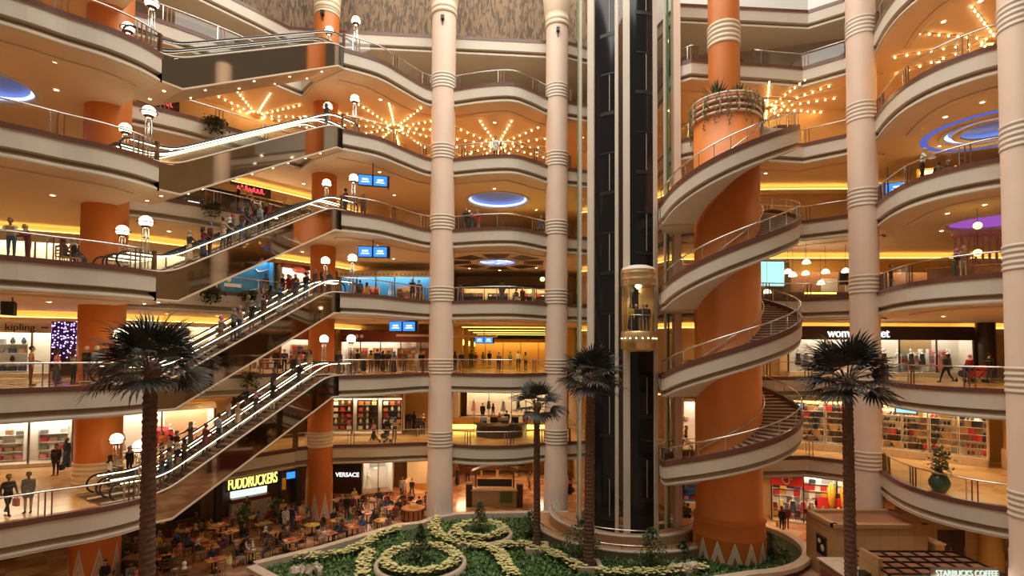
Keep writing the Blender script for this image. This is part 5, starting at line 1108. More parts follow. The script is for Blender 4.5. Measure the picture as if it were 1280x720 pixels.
# ================================================================ people
def capsule(mb, a, b, ra, rb, n=10):
    a, b = Vector(a), Vector(b); d = (b - a); L = d.length or 1e-6; d.normalize(); pts = []; rs = []
    for t in (-.95, -.7, -.35, 0): pts.append(a + d * ra * t); rs.append(ra * math.sqrt(1 - t * t))
    for t in (0.001, .35, .7, .95): pts.append(b + d * rb * t); rs.append(rb * math.sqrt(1 - t * t))
    mb.tube(pts, rs, n)
def build_body(key, female=False, skirt=False, lean=0., hip=(0, 0), knee=(0, 0), sh=(.05, .05), el=(.2, .2), ab=(.13, .13), inn=(.15, .15), coat=False, sit=False, fist=False):
    w = .92 if female else 1.; caps = []
    T = lambda a, b, ra, rb, m: caps.append((Vector(a), Vector(b), ra, rb, m))
    pel = Vector((0, 0, 0)); td = Vector((0, -math.sin(lean), math.cos(lean))); tf = Vector((0, -math.cos(lean), -math.sin(lean)))
    low = []
    for i, sx in ((0, -1), (1, 1)):
        h, k = hip[i], knee[i]; a = pel + Vector((sx * .095 * w, 0, -.02)); b = a + Vector((sx * .015, -math.sin(h), -math.cos(h))) * .43; c = b + Vector((0, -math.sin(h - k), -math.cos(h - k))) * .42
        T(a, b, .088 * (1.05 if female else 1), .058, 2); T(b, c, .056, .038, 2); T(b + (c - b) * .25 + Vector((0, .015, 0)), b + (c - b) * .5, .056, .045, 2)
        f = c + Vector((sx * .02, -.16, -.045)); T(c + Vector((0, .03, -.04)), f, .042, .035, 3); low.append(c.z - .085)
    z0 = min(low) if not sit else min(low)
    T(pel + Vector((-.07 * w, 0, .02)), pel + Vector((.07 * w, 0, .02)), .105, .105, 2)
    s1, s2, s3 = pel + td * .16, pel + td * .30, pel + td * .45
    T(s1 + Vector((-.06, 0, 0)), s1 + Vector((.06, 0, 0)), .098, .098, 1); T(s2 + Vector((-.085 * w, 0, 0)), s2 + Vector((.085 * w, 0, 0)), .11, .11, 1); T(s3 + Vector((-.13 * w, 0, 0)), s3 + Vector((.13 * w, 0, 0)), .085, .085, 1)
    if female: T(s2 + tf * .07 + td * .05 + Vector((-.06, 0, 0)), s2 + tf * .07 + td * .05 + Vector((.06, 0, 0)), .055, .055, 1)
    if coat: T(pel + Vector((-.08, 0, .05)), pel + Vector((-.09, 0, -.22)), .12, .11, 1); T(pel + Vector((.08, 0, .05)), pel + Vector((.09, 0, -.22)), .12, .11, 1)
    if skirt and not sit:
        for q in range(6): T(pel + Vector((-.06, 0, .02 - q * .14)), pel + Vector((.06, 0, .02 - q * .14)), .115 + .012 * q, .115 + .012 * q, 2)
    nk = pel + td * .53; T(nk - td * .03, nk + td * .07, .052, .046, 0)
    hd = nk + td * .17 + tf * .02
    T(hd + td * .035 - tf * .012, hd + td * .03 + tf * .01, .092, .088, 0); T(hd - td * .03 + tf * .01, hd - td * .075 + tf * .035, .075, .045, 0); T(hd + tf * .09 + td * .01, hd + tf * .112 - td * .025, .010, .017, 0)
    T(hd + tf * .085 - td * .062 - Vector((.015, 0, 0)), hd + tf * .085 - td * .062 + Vector((.015, 0, 0)), .011, .011, 0)
    for sx in (-1, 1): T(hd + Vector((sx * .088, 0, .02)), hd + Vector((sx * .09, 0, -.02)), .018, .012, 0)
    for i, sx in ((0, -1), (1, 1)):
        a = s3 + Vector((sx * .185 * w, 0, .01)); s, e = sh[i] - lean * 0, el[i]
        d1 = Vector((sx * math.sin(ab[i]), -math.sin(s) * math.cos(ab[i]), -math.cos(s) * math.cos(ab[i]))); b = a + d1 * .285
        d2 = Vector((-sx * math.sin(inn[i]), -math.sin(s + e) * math.cos(inn[i]), -math.cos(s + e) * math.cos(inn[i]))); c = b + d2 * .25
        T(a, b, .062 * w, .046 * w, 1); T(b, c, .047 * w, .034 * w, 1)
        hp = c + d2 * .055; T(c + d2 * .01, hp, .030, .030, 0)
        u = Vector((0, 0, 1)).cross(d2) if abs(d2.z) < .8 else Vector((0, 1, 0)); u = (u - d2 * u.dot(d2)).normalized(); v = d2.cross(u).normalized() * sx
        for j in range(4):
            o = u * (.027 - .018 * j); L = (.062, .07, .066, .05)[j]; k1 = hp + o + d2 * (.035 + L * .5); bend = (d2 * .55 + v * .5 * (1 if not fist else 1.6)).normalized()
            T(hp + o + d2 * .02, k1, .0125, .0115, 0); T(k1, k1 + bend * L * .55, .0115, .010, 0)
        t0 = hp + u * .03 - d2 * .01; T(t0, t0 + (d2 * .5 + u * .8).normalized() * .045, .0135, .011, 0)
    mb = MB()
    for a, b, ra, rb, m in caps: capsule(mb, a, b, ra, rb)
    me = mb.mesh('tmp', []); o = bpy.data.objects.new('tmp', me); COL.objects.link(o)
    md = o.modifiers.new('r', 'REMESH'); md.mode = 'VOXEL'; md.voxel_size = .0125; md.use_smooth_shade = True
    sm = o.modifiers.new('s', 'SMOOTH'); sm.factor = .5; sm.iterations = 2
    dg = bpy.context.evaluated_depsgraph_get(); out = bpy.data.meshes.new_from_object(o.evaluated_get(dg)); bpy.data.objects.remove(o)
    n = len(out.polygons); C = np.empty(n * 3); out.polygons.foreach_get('center', C); C = C.reshape(-1, 3)
    best = np.full(n, 1e9); mi = np.zeros(n, dtype=np.int32)
    for a, b, ra, rb, m in caps:
        A, B = np.array(a), np.array(b); d = B - A; t = np.clip(((C - A) @ d) / max(d @ d, 1e-9), 0, 1); ds = np.linalg.norm(C - (A + t[:, None] * d), axis=1) - (ra + (rb - ra) * t)
        k = ds < best; best[k] = ds[k]; mi[k] = m
    V = np.empty(len(out.vertices) * 3); out.vertices.foreach_get('co', V); V = V.reshape(-1, 3); V[:, 2] -= z0; out.vertices.foreach_set('co', V.ravel())
    out.materials.clear()
    for m in ('skin', 'grey', 'navy', 'black'): out.materials.append(M[m])
    out.polygons.foreach_set('material_index', mi); out.polygons.foreach_set('use_smooth', [True] * n); out.update(); out.name = 'person_body'
    return dict(body=out, head=hd - Vector((0, 0, z0)), tf=tf, td=td, hip=-z0, nk=nk - Vector((0, 0, z0)))
POSE = {}
def body(key):
    if key in POSE: return POSE[key]
    kw = {'stand': {}, 'walk': dict(hip=(.42, -.30), knee=(.12, .35), sh=(-.35, .4), el=(.3, .4)), 'rail': dict(lean=.18, sh=(.75, .7), el=(.75, .8), inn=(.35, .3)),
          'sit': dict(sit=True, hip=(1.5, 1.45), knee=(1.5, 1.42), lean=.12, sh=(.62, .55), el=(.85, .95), inn=(.3, .35)), 'sitback': dict(sit=True, hip=(1.48, 1.5), knee=(1.35, 1.5), lean=-.06, sh=(.3, .35), el=(.9, .8), inn=(.3, .4)),
          'hold': dict(sh=(.85, .1), el=(.45, .3), hip=(.12, -.05), knee=(.15, .03)), 'talk': dict(sh=(.35, .3), el=(1.75, 1.5), inn=(.4, .5)), 'hips': dict(ab=(.75, .7), sh=(-.15, -.1), el=(.6, .5), inn=(.9, .95)),
          'bag': dict(sh=(.05, .15), el=(.15, 1.2), ab=(.2, .16))}
    fem = key.startswith('f_'); b = key[2:] if fem else key; sk = b.endswith('_dress'); b = b.replace('_dress', ''); ct = b.endswith('_coat'); b = b.replace('_coat', '')
    POSE[key] = build_body(key, fem, sk, coat=ct, **kw[b]); return POSE[key]
HAIR = {}
def hair_mesh(key, kind):
    if (key, kind) in HAIR: return HAIR[(key, kind)]
    B = body(key); h, tf, td = B['head'], B['tf'], B['td']; mb = MB(); c = h + td * .035 - tf * .012
    def cap(r, cut, sy=1.05):
        n, k = 14, 9; vs = []; fs = []
        for j in range(k + 1):
            ph = PI * .5 - j * (PI * .92) / k
            for i in range(n):
                th = 2 * PI * i / n; d = Vector((math.cos(ph) * math.cos(th), math.cos(ph) * math.sin(th), math.sin(ph)))
                f = d.dot(tf); zz = d.dot(td)
                rr = r if not (f > cut and zz < .45) else r * .72
                vs.append(c + Vector((d.x * rr * .98, d.y * rr * sy, d.z * rr * 1.06)))
        mb.add(vs, [(j * n + i, j * n + (i + 1) % n, (j + 1) * n + (i + 1) % n, (j + 1) * n + i) for j in range(k) for i in range(n)], 0, True)
    if kind == 'short': cap(.104, .25)
    elif kind == 'long':
        cap(.108, .35); mb.tube([c - tf * .05 + td * .05, c - tf * .075 - td * .08, c - tf * .085 - td * .2, c - tf * .07 - td * .27], [.09, .085, .08, .04], 12)
    elif kind == 'scarf':
        cap(.116, .62, 1.08); nk = B['nk']
        mb.tube([nk + td * .10 - tf * .01, nk + td * .05, nk + td * .0, nk - td * .07], [.082, .09, .12, .185], 14)
    elif kind == 'cap': cap(.106, .25); mb.add([c + tf * .08 + td * .05 + Vector((-.07, 0, 0)), c + tf * .19 + td * .03 + Vector((-.05, 0, 0)), c + tf * .19 + td * .03 + Vector((.05, 0, 0)), c + tf * .08 + td * .05 + Vector((.07, 0, 0))], [(0, 1, 2, 3)])
    HAIR[(key, kind)] = mb.mesh('hair', M['hairm']); return HAIR[(key, kind)]
PC = {'black': (.018, .017, .018), 'charcoal': (.06, .06, .065), 'grey': (.25, .25, .25), 'navy': (.03, .04, .09), 'blue': (.06, .13, .32), 'light blue': (.32, .42, .55), 'white': (.72, .70, .66), 'beige': (.50, .38, .25), 'brown': (.14, .07, .04), 'red': (.45, .03, .03), 'maroon': (.17, .02, .03), 'pink': (.60, .25, .30), 'orange': (.62, .22, .05), 'yellow': (.70, .48, .06), 'olive': (.13, .13, .05), 'green': (.05, .18, .07), 'purple': (.16, .06, .22), 'tan': (.38, .22, .11), 'denim': (.06, .09, .17)}
PM = {k: mat('cloth_' + k.replace(' ', '_'), v, .75) for k, v in PC.items()}
SKINS = [mat('skin_tone', c, .5) for c in ((.46, .26, .17), (.36, .19, .11), (.55, .34, .24), (.26, .13, .08))]
HAIRC = [M['hairm'], mat('brown_hair', (.06, .03, .016), .6), mat('grey_hair', (.28, .26, .24), .6)]
prnd = random.Random(21); PLAB = set(); PN = [0]
TOPS = ['black', 'black', 'black', 'charcoal', 'charcoal', 'navy', 'brown', 'maroon', 'charcoal', 'grey', 'navy', 'blue', 'light blue', 'white', 'beige', 'brown', 'red', 'maroon', 'pink', 'orange', 'olive', 'green', 'purple', 'tan', 'yellow']
BOTS = ['black', 'charcoal', 'denim', 'navy', 'grey', 'brown', 'beige']
VERB = {'stand': 'standing', 'walk': 'walking', 'rail': 'leaning', 'sit': 'sitting', 'sitback': 'sitting back', 'hold': 'riding', 'talk': 'standing', 'hips': 'standing hands on hips', 'bag': 'standing'}
def person(x, y, z, rz, pose, where, top=None, bot=None, fem=None, hair=None, group=None, verb=None, bag=None, sc=None):
    g = prnd; fem = g.random() < .42 if fem is None else fem
    dress = fem and pose in ('stand', 'walk', 'bag', 'talk', 'hold') and g.random() < .45
    key = ('f_' if fem else '') + pose + ('_dress' if dress else ('_coat' if g.random() < .35 and not pose.startswith('sit') else ''))
    hair = hair or (g.choice(['scarf', 'scarf', 'long']) if fem else g.choice(['short', 'short', 'short', 'cap'] if pose != 'sit' else ['short']))
    for _ in range(400):
        t = top or g.choice(TOPS); b = bot or g.choice(BOTS); hc = g.choice(['black', 'white', 'pink', 'grey', 'brown', 'blue', 'maroon', 'beige'])
        if hair == 'scarf': lb = 'person in %s top and %s headscarf %s %s' % (t, hc, verb or VERB[pose], where)
        elif hair == 'cap': lb = 'person in %s top, %s cap and %s trousers %s %s' % (t, hc, b, verb or VERB[pose], where)
        else: lb = 'person in %s top and %s %s %s %s' % (t, b, 'skirt' if dress else 'trousers', verb or VERB[pose], where)
        if lb not in PLAB: break
        if top and bot and hair != 'scarf': bot = None
    PLAB.add(lb); B = body(key)
    o = bpy.data.objects.new('person', B['body']); COL.objects.link(o); o.location = (x, y, z); o.rotation_euler = (0, 0, rz); s = sc or (g.uniform(.94, 1.0) if fem else g.uniform(.98, 1.06)); o.scale = (s, s, s)
    for i, m in enumerate((g.choice(SKINS), PM[t], PM[b], PM[g.choice(['black', 'brown', 'charcoal'])])): o.material_slots[i].link = 'OBJECT'; o.material_slots[i].material = m
    hm = bpy.data.objects.new('headscarf' if hair == 'scarf' else ('cap' if hair == 'cap' else 'hair'), hair_mesh(key, hair)); COL.objects.link(hm); hm.parent = o
    hm.material_slots[0].link = 'OBJECT'; hm.material_slots[0].material = PM[hc] if hair in ('scarf', 'cap') else g.choice(HAIRC[:2] if fem else HAIRC)
    if bag or (bag is None and pose in ('walk', 'bag', 'stand') and g.random() < .3):
        if 'bag' not in HAIR: HAIR['bag'] = MB().box((0, 0, -.16), (.13, .30, .32)).tube([(0, -.1, 0), (0, -.08, .14), (0, .08, .14), (0, .1, 0)], .012, 5).mesh('shopping_bag', PM['red'])
        PN[0] += 1; c = g.choice(['red', 'white', 'yellow', 'black', 'pink', 'beige']); bo = bpy.data.objects.new('shopping_bag', HAIR['bag']); COL.objects.link(bo)
        rx, ry = .30, .02; bo.location = (x + rx * math.cos(rz) - ry * math.sin(rz), y + rx * math.sin(rz) + ry * math.cos(rz), z + .62); bo.rotation_euler = (0, 0, rz)
        bo.material_slots[0].link = 'OBJECT'; bo.material_slots[0].material = PM[c]
        tag(bo, '%s bag carried by the %s' % (c, ' '.join(lb.split()[:14])) if len(lb.split()) <= 11 else '%s bag beside the %s' % (c, ' '.join(lb.split(' top')[0].split()) + ' ' + where), 'bag')
    return tag(o, lb, 'person', group)
def P(x, Y): return ((x - 640) / f_px * Y, Y)
# escalator riders
def rider(k, x, lane, up, **kw):
    best = min((abs((eo(NOSE_B, s, lane)[0] / eo(NOSE_B, s, lane)[1]) * f_px + 640 - x), s) for s in np.linspace(.2, 10.6, 105)); s = best[1]
    i = int((s - .6) / 9.4 * 27); s = .6 + 9.4 * (i + .5) / 27 if 0 <= i < 27 else s; z = LV[k] + (5.4 * (i + 1) / 27 if 0 <= i < 27 else (0.03 if i < 0 else 5.43))
    X, Y = eo(NOSE_B, s, lane); st = 'riding the %s %s escalator' % (NB[k], 'nearer' if lane < 1.5 else 'farther')
    person(X, Y, z, ANG + PI / 2 if up else ANG - PI / 2, 'hold' if prnd.random() < .6 else 'stand', 'the %s %s escalator' % (NB[k], 'nearer' if lane < 1.5 else 'farther'), verb='riding', group='riders on the escalators', bag=False, **kw)
for k, lane, up, xs in ((4, .72, True, (236, 252, 262, 271, 284, 297, 308, 321)), (4, 2.32, False, (290, 315, 330)), (3, .72, True, (272, 288, 297, 316, 330, 350, 369, 381)), (3, 2.32, False, (310, 322, 338, 362, 395)), (2, .72, True, (203, 214, 226, 236, 262, 275, 300, 322, 340, 372)), (2, 2.32, False, (212, 228, 245, 290, 310, 346, 366, 387)), (5, .72, True, (404,))):
    for x in xs: rider(k, x, lane, up, top=prnd.choice(['black', 'black', 'charcoal', 'charcoal', 'grey', 'beige', 'brown', 'navy', 'maroon', 'light blue']))
# balconies and galleries: (pixel column, depth, gallery, facing, pose, place, top, bottom, fem)
away, front, left_, right_ = PI, 0., -PI / 2, PI / 2
SP = [
 (10, 22.6, 4, .3, 'rail', 'at the far left third-gallery rail', 'beige', 'denim', None), (31, 23.4, 4, -.4, 'rail', 'at the far left third-gallery rail', 'maroon', 'maroon', True),
 (40, 25.5, 3, 2.2, 'bag', 'on the left second-gallery balcony', 'tan', 'brown', False), (72, 27.0, 3, 2.6, 'stand', 'on the left second-gallery balcony', 'pink', 'denim', True), (93, 26.6, 3, 2.9, 'bag', 'on the left second-gallery balcony', 'grey', 'black', True), (109, 28.0, 3, 3.0, 'stand', 'on the left second-gallery balcony', 'black', 'denim', False), (122, 27.2, 3, 3.3, 'talk', 'on the left second-gallery balcony', 'light blue', 'grey', False),
 (17, 23.6, 2, 1.2, 'walk', 'on the left first-gallery balcony', 'charcoal', 'black', False), (42, 23.9, 2, .4, 'stand', 'on the left first-gallery balcony', 'grey', 'beige', False), (75, 30.9, 2, .2, 'stand', 'before the left first-gallery boutique', 'black', 'black', False), (88, 33.0, 2, PI, 'stand', 'before the left first-gallery boutique', 'navy', 'navy', True), (142, 27.8, 2, 2.4, 'bag', 'by the escalator foot, first gallery', 'white', 'black', True), (166, 30.5, 2, PI, 'stand', 'behind the escalator feet, first gallery', 'black', 'black', True), (206, 36.3, 2, 0, 'stand', 'before the dress shop, first gallery', 'orange', 'brown', True),
 (618, 40.6, 6, 0, 'stand', 'alone at the fifth-gallery centre rail', 'white', 'black', False),
 (581, 41.2, 5, .4, 'stand', 'at the fourth-gallery centre rail', 'black', 'black', False), (588, 41.4, 5, -.5, 'talk', 'at the fourth-gallery centre rail', 'maroon', 'charcoal', True), (597, 41.2, 5, -.9, 'rail', 'at the fourth-gallery centre rail', 'red', 'grey', True), (676, 43, 5, 0, 'stand', 'at the fourth-gallery rail by the ringed column', 'charcoal', 'black', False),
 (429, 36.4, 5, 2.5, 'stand', 'at the head of the second highest escalators', 'maroon', 'black', False), (452, 37.8, 5, 0, 'rail', 'on the fourth gallery left of the pale column', 'brown', 'black', False), (305, 37.5, 5, 1, 'stand', 'below the red neon sign', 'black', 'black', False), (312, 38.2, 5, 2, 'talk', 'below the red neon sign', 'navy', 'charcoal', True), (322, 38.9, 5, .5, 'stand', 'below the red neon sign', 'charcoal', 'navy', False), (337, 39.6, 5, -1, 'walk', 'below the red neon sign', 'red', 'black', True), (352, 39.5, 5, 0, 'bag', 'below the red neon sign', 'brown', 'grey', False),
 (331, 37.9, 4, PI, 'stand', 'before the blue sports wall', 'brown', 'grey', True), (360, 38.4, 4, 0, 'rail', 'before the white third-gallery shop', 'red', 'maroon', True), (368, 38.9, 4, .3, 'rail', 'before the white third-gallery shop', 'maroon', 'black', False), (352, 38.6, 4, 1.5, 'stand', 'before the white third-gallery shop', 'black', 'brown', False), (383, 39.3, 4, -1, 'talk', 'before the white third-gallery shop', 'tan', 'black', False), (401, 37.4, 4, 2.2, 'stand', 'by the globe lamp at the third-gallery escalator head', 'black', 'charcoal', True), (410, 37.1, 4, 2.6, 'talk', 'by the globe lamp at the third-gallery escalator head', 'charcoal', 'black', False),
 (449, 41.5, 4, PI, 'stand', 'before the blue poster panels', 'blue', 'black', False), (458, 42.5, 4, 2.5, 'bag', 'before the blue poster panels', 'beige', 'navy', True), (515, 40.7, 4, 0, 'rail', 'at the third-gallery rail left of the pale column', 'black', 'charcoal', False), (523, 41.3, 4, .5, 'stand', 'at the third-gallery rail left of the pale column', 'brown', 'black', True), (575, 43, 4, 1.2, 'walk', 'on the third-gallery centre bay', 'tan', 'navy', True), (627, 41.3, 4, PI, 'stand', 'at the third-gallery centre rail, back turned', 'charcoal', 'navy', False), (645, 46.5, 4, PI, 'stand', 'inside the third-gallery centre bay', 'grey', 'white', True), (653, 45, 4, .2, 'bag', 'inside the third-gallery centre bay', 'maroon', 'black', True),
 (569, 50, 3, 2.7, 'stand', 'at the left of the concourse mouth, second gallery', 'brown', 'black', True), (577, 47.6, 3, PI, 'walk', 'on the second-gallery centre bay', 'black', 'charcoal', False), (589, 58, 3, 0, 'walk', 'deep in the second-gallery concourse', 'charcoal', 'black', False), (595, 63, 3, 0, 'walk', 'far down the second-gallery concourse', 'red', 'grey', True), (604, 66, 3, PI, 'walk', 'far down the second-gallery concourse', 'beige', 'navy', True), (612, 68, 3, 0, 'stand', 'far down the second-gallery concourse', 'navy', 'black', False), (624, 47.8, 3, 0, 'walk', 'in the middle of the second-gallery centre bay', 'tan', 'black', True), (638, 64, 3, 0, 'walk', 'far down the second-gallery concourse', 'white', 'denim', False), (648, 51, 3, PI, 'stand', 'at the right of the concourse, second gallery', 'white', 'black', False), (657, 52, 3, 2.5, 'stand', 'at the right of the concourse, second gallery', 'yellow', 'charcoal', True),
 (346, 41.5, 3, 0, 'stand', 'before the dark red food shop behind the escalators', 'black', 'navy', False), (356, 41.9, 3, .5, 'talk', 'before the dark red food shop behind the escalators', 'navy', 'black', False), (365, 42.3, 3, -.6, 'stand', 'before the dark red food shop behind the escalators', 'red', 'brown', True), (377, 43.0, 3, .2, 'talk', 'before the dark red food shop behind the escalators', 'pink', 'grey', True), (424, 39.5, 3, .4, 'stand', 'by the globe lamps, second gallery', 'charcoal', 'black', False), (440, 41.5, 3, 2.8, 'stand', 'between globe lamps and cafe shop', 'brown', 'navy', True), (447, 42.6, 3, 2.4, 'talk', 'between globe lamps and cafe shop', 'black', 'grey', False), (455, 43.5, 3, PI, 'bag', 'between globe lamps and cafe shop', 'tan', 'black', True), (464, 43.9, 3, PI, 'stand', 'before the cafe shop with round emblem', 'yellow', 'brown', True), (472, 44.8, 3, 3, 'stand', 'before the cafe shop with round emblem', 'navy', 'black', False), (479, 44.4, 3, 2.8, 'talk', 'before the cafe shop with round emblem', 'black', 'charcoal', True), (486, 45, 3, 3.3, 'stand', 'before the cafe shop with round emblem', 'charcoal', 'denim', False), (493, 41.3, 3, 0, 'bag', 'at the second-gallery rail below the screens', 'grey', 'black', True), (506, 41.9, 3, .8, 'stand', 'at the second-gallery rail below the screens', 'olive', 'brown', False), (513, 42.5, 3, -.6, 'talk', 'at the second-gallery rail below the screens', 'beige', 'tan', False), (521, 42.0, 3, -.9, 'stand', 'at the second-gallery rail below the screens', 'white', 'beige', True), (527, 44.5, 3, PI, 'walk', 'beside the pale column, second gallery', 'black', 'black', False),
 (469, 43.4, 2, left_, 'walk', 'on the first-gallery floor left of the pale column', 'pink', 'black', True), (485, 44.2, 2, 2.7, 'stand', 'before the dark wood gift shop', 'black', 'olive', False), (495, 44.3, 2, 3.2, 'bag', 'before the dark wood gift shop', 'beige', 'charcoal', True), (507, 48.5, 2, PI, 'stand', 'in the bright passage, first gallery', 'black', 'black', False), (513, 49, 2, PI, 'stand', 'in the bright passage, first gallery', 'charcoal', 'navy', False), (519, 49.3, 2, 2.8, 'stand', 'in the bright passage, first gallery', 'navy', 'black', True), (524, 46, 2, 0, 'stand', 'beside the pale column, first gallery', 'black', 'charcoal', False), (530, 46.8, 2, .3, 'talk', 'beside the pale column, first gallery', 'maroon', 'black', True), (641, 42.0, 2, 0, 'hips', 'at the first-gallery centre rail', 'charcoal', 'navy', False), (625, 48.5, 2, 0, 'stand', 'behind the dark bar counter', 'orange', 'brown', True), (634, 48.8, 2, .3, 'stand', 'behind the dark bar counter', 'black', 'black', False), (657, 49.2, 2, 0, 'stand', 'right of the dark bar counter', 'brown', 'black', False), (604, 56, 2, PI, 'stand', 'at the back of the first-gallery centre bay', 'black', 'grey', False), (617, 57, 2, 2.6, 'walk', 'at the back of the first-gallery centre bay', 'navy', 'beige', True), (672, 54, 2, 0, 'stand', 'at the back right of the first-gallery centre bay', 'charcoal', 'black', True),
 (505, 47.0, 1, .2, 'walk', 'in the lit corridor, ground floor', 'grey', 'black', False), (517, 46.6, 1, -.2, 'walk', 'in the lit corridor, ground floor', 'black', 'charcoal', False), (476, 42.6, 1, .6, 'hips', 'at the edge of the cafe tables', 'charcoal', 'beige', False), (586, 52, 1, PI, 'walk', 'near the lit entrance, ground floor', 'maroon', 'black', False), (663, 50, 1, .5, 'walk', 'right of the stone kiosk, ground floor', 'beige', 'brown', True), (573, 51.5, 1, 1, 'stand', 'left of the lit entrance, ground floor', 'black', 'black', True), (713, 48, 1, 0, 'stand', 'behind the lift tower, ground floor', 'pink', 'black', True),
 (854, 39.4, 1, 2.2, 'stand', 'between lift tower and orange drum', 'brown', 'brown', False), (859, 39.0, 1, 2.5, 'bag', 'between lift tower and orange drum', 'olive', 'black', False), (975, 38.6, 1, 2.4, 'stand', 'on the ground floor before the sports shop', 'black', 'black', True), (981, 39.2, 1, 2.6, 'bag', 'on the ground floor before the sports shop', 'maroon', 'maroon', True),
 (1182, 33.2, 3, left_, 'walk', 'before the wide fashion shop', 'black', 'black', False), (1212, 33.6, 3, 2.8, 'talk', 'before the wide fashion shop', 'red', 'black', True), (1236, 33.0, 3, 2.0, 'stand', 'near the right edge, second gallery', 'black', 'charcoal', False),
 (1157, 28.6, 5, .6, 'rail', 'at the right fourth-gallery rail', 'white', 'black', False), (1177, 29.3, 5, PI, 'sitback', 'at the right fourth-gallery rail', 'navy', 'black', False), (1190, 29.0, 5, 2.4, 'sitback', 'at the right fourth-gallery rail', 'black', 'charcoal', False), (1207, 28.6, 5, 2.8, 'sitback', 'at the right fourth-gallery rail', 'brown', 'black', True),
 (1115, 33.2, 4, .8, 'stand', 'beside the ringed column, right third gallery', 'black', 'black', False), (1195, 27.9, 4, .9, 'rail', 'at the right third-gallery rail', 'black', 'charcoal', True), (1207, 27.6, 4, -.5, 'rail', 'at the right third-gallery rail', 'tan', 'beige', False),
 (857, 41.0, 2, left_, 'walk', 'in the white doorway beyond the spiral stair', 'brown', 'black', True),
]
for x, Y, k, rz, pose, where, t, b, fem in SP:
    X, Y = P(x, Y); zz = LV[k] + (.0 if not pose.startswith('sit') else .0)
    person(X, Y, zz, rz, pose, where, t, b, fem)
for i, x in enumerate((788, 796, 805, 811)):
    person(8.07 + (x - 799) * .046, 34.55 + .25 * (i % 2), 12.65 + 1.2, [0.2, .1, -.3, 2.9][i], 'stand', 'in the glass lift cab', ['yellow', 'charcoal', 'navy', 'black'][i], 'black', i in (0,), bag=False, sc=.98)
# balloon, pram and seats of the balcony sitters
o = thing('balloon', 'pale balloon held by the walker in the white doorway', 'balloon', (12.95, 40.6, 7.6)); MB().ball((0, 0, 0), .22, 12, 0, (1, 1, 1.15)).obj('envelope', 'white', o); MB().tube([(0, 0, -.25), (.03, 0, -.9)], .008, 4).obj('string', 'white', o)
def pram(X, Y, z, rz, label, c):
    o = thing('pram', label, 'pram', (X, Y, z), rz)
    MB().tube([(0, .3, .55), (0, 0, .5), (0, -.3, .75)], [.2, .25, .2], 10).obj('seat', c, o); MB().ball((0, -.2, .85), .3, 12, 0, (.8, 1, .8), -.1, 1).obj('hood', c, o)
    for sx in (-.24, .24):
        MB().tube([(sx, .35, .12), (sx, -.35, .95), (sx, -.5, 1.02)], .018, 6).tube([(sx, -.35, .12), (sx, .2, .6)], .018, 6).obj('frame', 'chrome', o)
        for y in (-.35, .35): MB().tube([(sx - .02, y, .12), (sx + .02, y, .12)], .11, 14).obj('wheel', 'black', o)
X, Y = P(1222, 32.8); pram(X, Y, 10.8, 1.2, 'red pushchair on the right second gallery before the fashion shop', 'red')
X, Y = P(1205, 33.3); pram(X, Y, 10.8, 1.9, 'dark pushchair left of the red one on the right second gallery', 'navy')
X, Y = P(483, 42.7); pram(X, Y, 5.4, 2.6, 'dark pushchair before the gift shop on the first gallery', 'navy')
# ================================================================ food court
ch = thing('cafe_chair', 'x', 'chair', (0, 0, 0))
MB().box((0, 0, .45), (.42, .42, .045)).obj('seat', 'lightwood', ch)
bk = MB().box((0, .2, .9), (.42, .035, .09)).box((0, .2, .72), (.40, .03, .07)).box((0, .2, .58), (.40, .03, .05))
for sx in (-.19, .19): bk.box((sx, .2, .70), (.04, .04, .52))
bk.obj('backrest', 'wood', ch)
for sx in (-.18, .18):
    for sy in (-.18, .18): MB().tube([(sx, sy, .44), (sx * 1.08, sy * 1.08, 0)], [.022, .017], 6).obj('leg', 'wood', ch)
def table_proto(name, rnd_, topm):
    t = thing('cafe_table', 'x', 'table', (0, 0, 0))
    (MB().lathe([(.02, .70), (.48, .70), (.50, .72), (.48, .745), (.02, .745)], n=28) if rnd_ else MB().box((0, 0, .725), (1.05, .75, .045))).obj('tabletop', topm, t)
    MB().lathe([(.05, .03), (.04, .3), (.04, .70)], n=10).obj('pedestal', 'black', t); MB().lathe([(.28, 0), (.27, .03), (.05, .05)], n=16).obj('foot', 'black', t)
    return t
M['orangewood'] = mat('orange_varnished_wood', (.55, .20, .05), .3, var=.15, scale=4)
TP = {'orange': table_proto('o', False, 'orangewood'), 'brown': table_proto('b', False, 'lightwood'), 'yellow round': table_proto('y', True, 'yellow'), 'brown round': table_proto('r', True, 'wood')}
used = {'chair': False}; tused = set()
plate = MB().lathe([(.02, .0), (.09, .004), (.13, .018), (.12, .02), (.02, .008)], n=16).mesh('plate', M['white']); cup = MB().lathe([(.03, 0), (.04, .1), (.036, .1), (.028, .01)], n=10).mesh('cup', M['white']); tray = MB().box((0, 0, .012), (.36, .26, .02)).mesh('tray', M['red'])
def item(me, nm, x, y, z, label, cat, rz=0):
    o = bpy.data.objects.new(nm, me); COL.objects.link(o); o.location = (x, y, z); o.rotation_euler = (0, 0, rz); return tag(o, label, cat, 'things on the cafe tables')
frnd = random.Random(44)
def dist_kerb(p): return min(math.hypot(p[0] - q[0], p[1] - q[1]) for q in KD)
KD = []
for i in range(len(gpoly)):
    a, b = gpoly[i], gpoly[(i + 1) % len(gpoly)]
    for t in np.linspace(0, 1, 12)[:-1]: KD.append((a[0] + (b[0] - a[0]) * t, a[1] + (b[1] - a[1]) * t))
rowname = ['front', 'second', 'third', 'fourth', 'fifth', 'rearmost']; ordn = ['first', 'second', 'third', 'fourth', 'fifth', 'sixth', 'seventh', 'eighth', 'ninth', 'tenth', 'eleventh', 'twelfth']
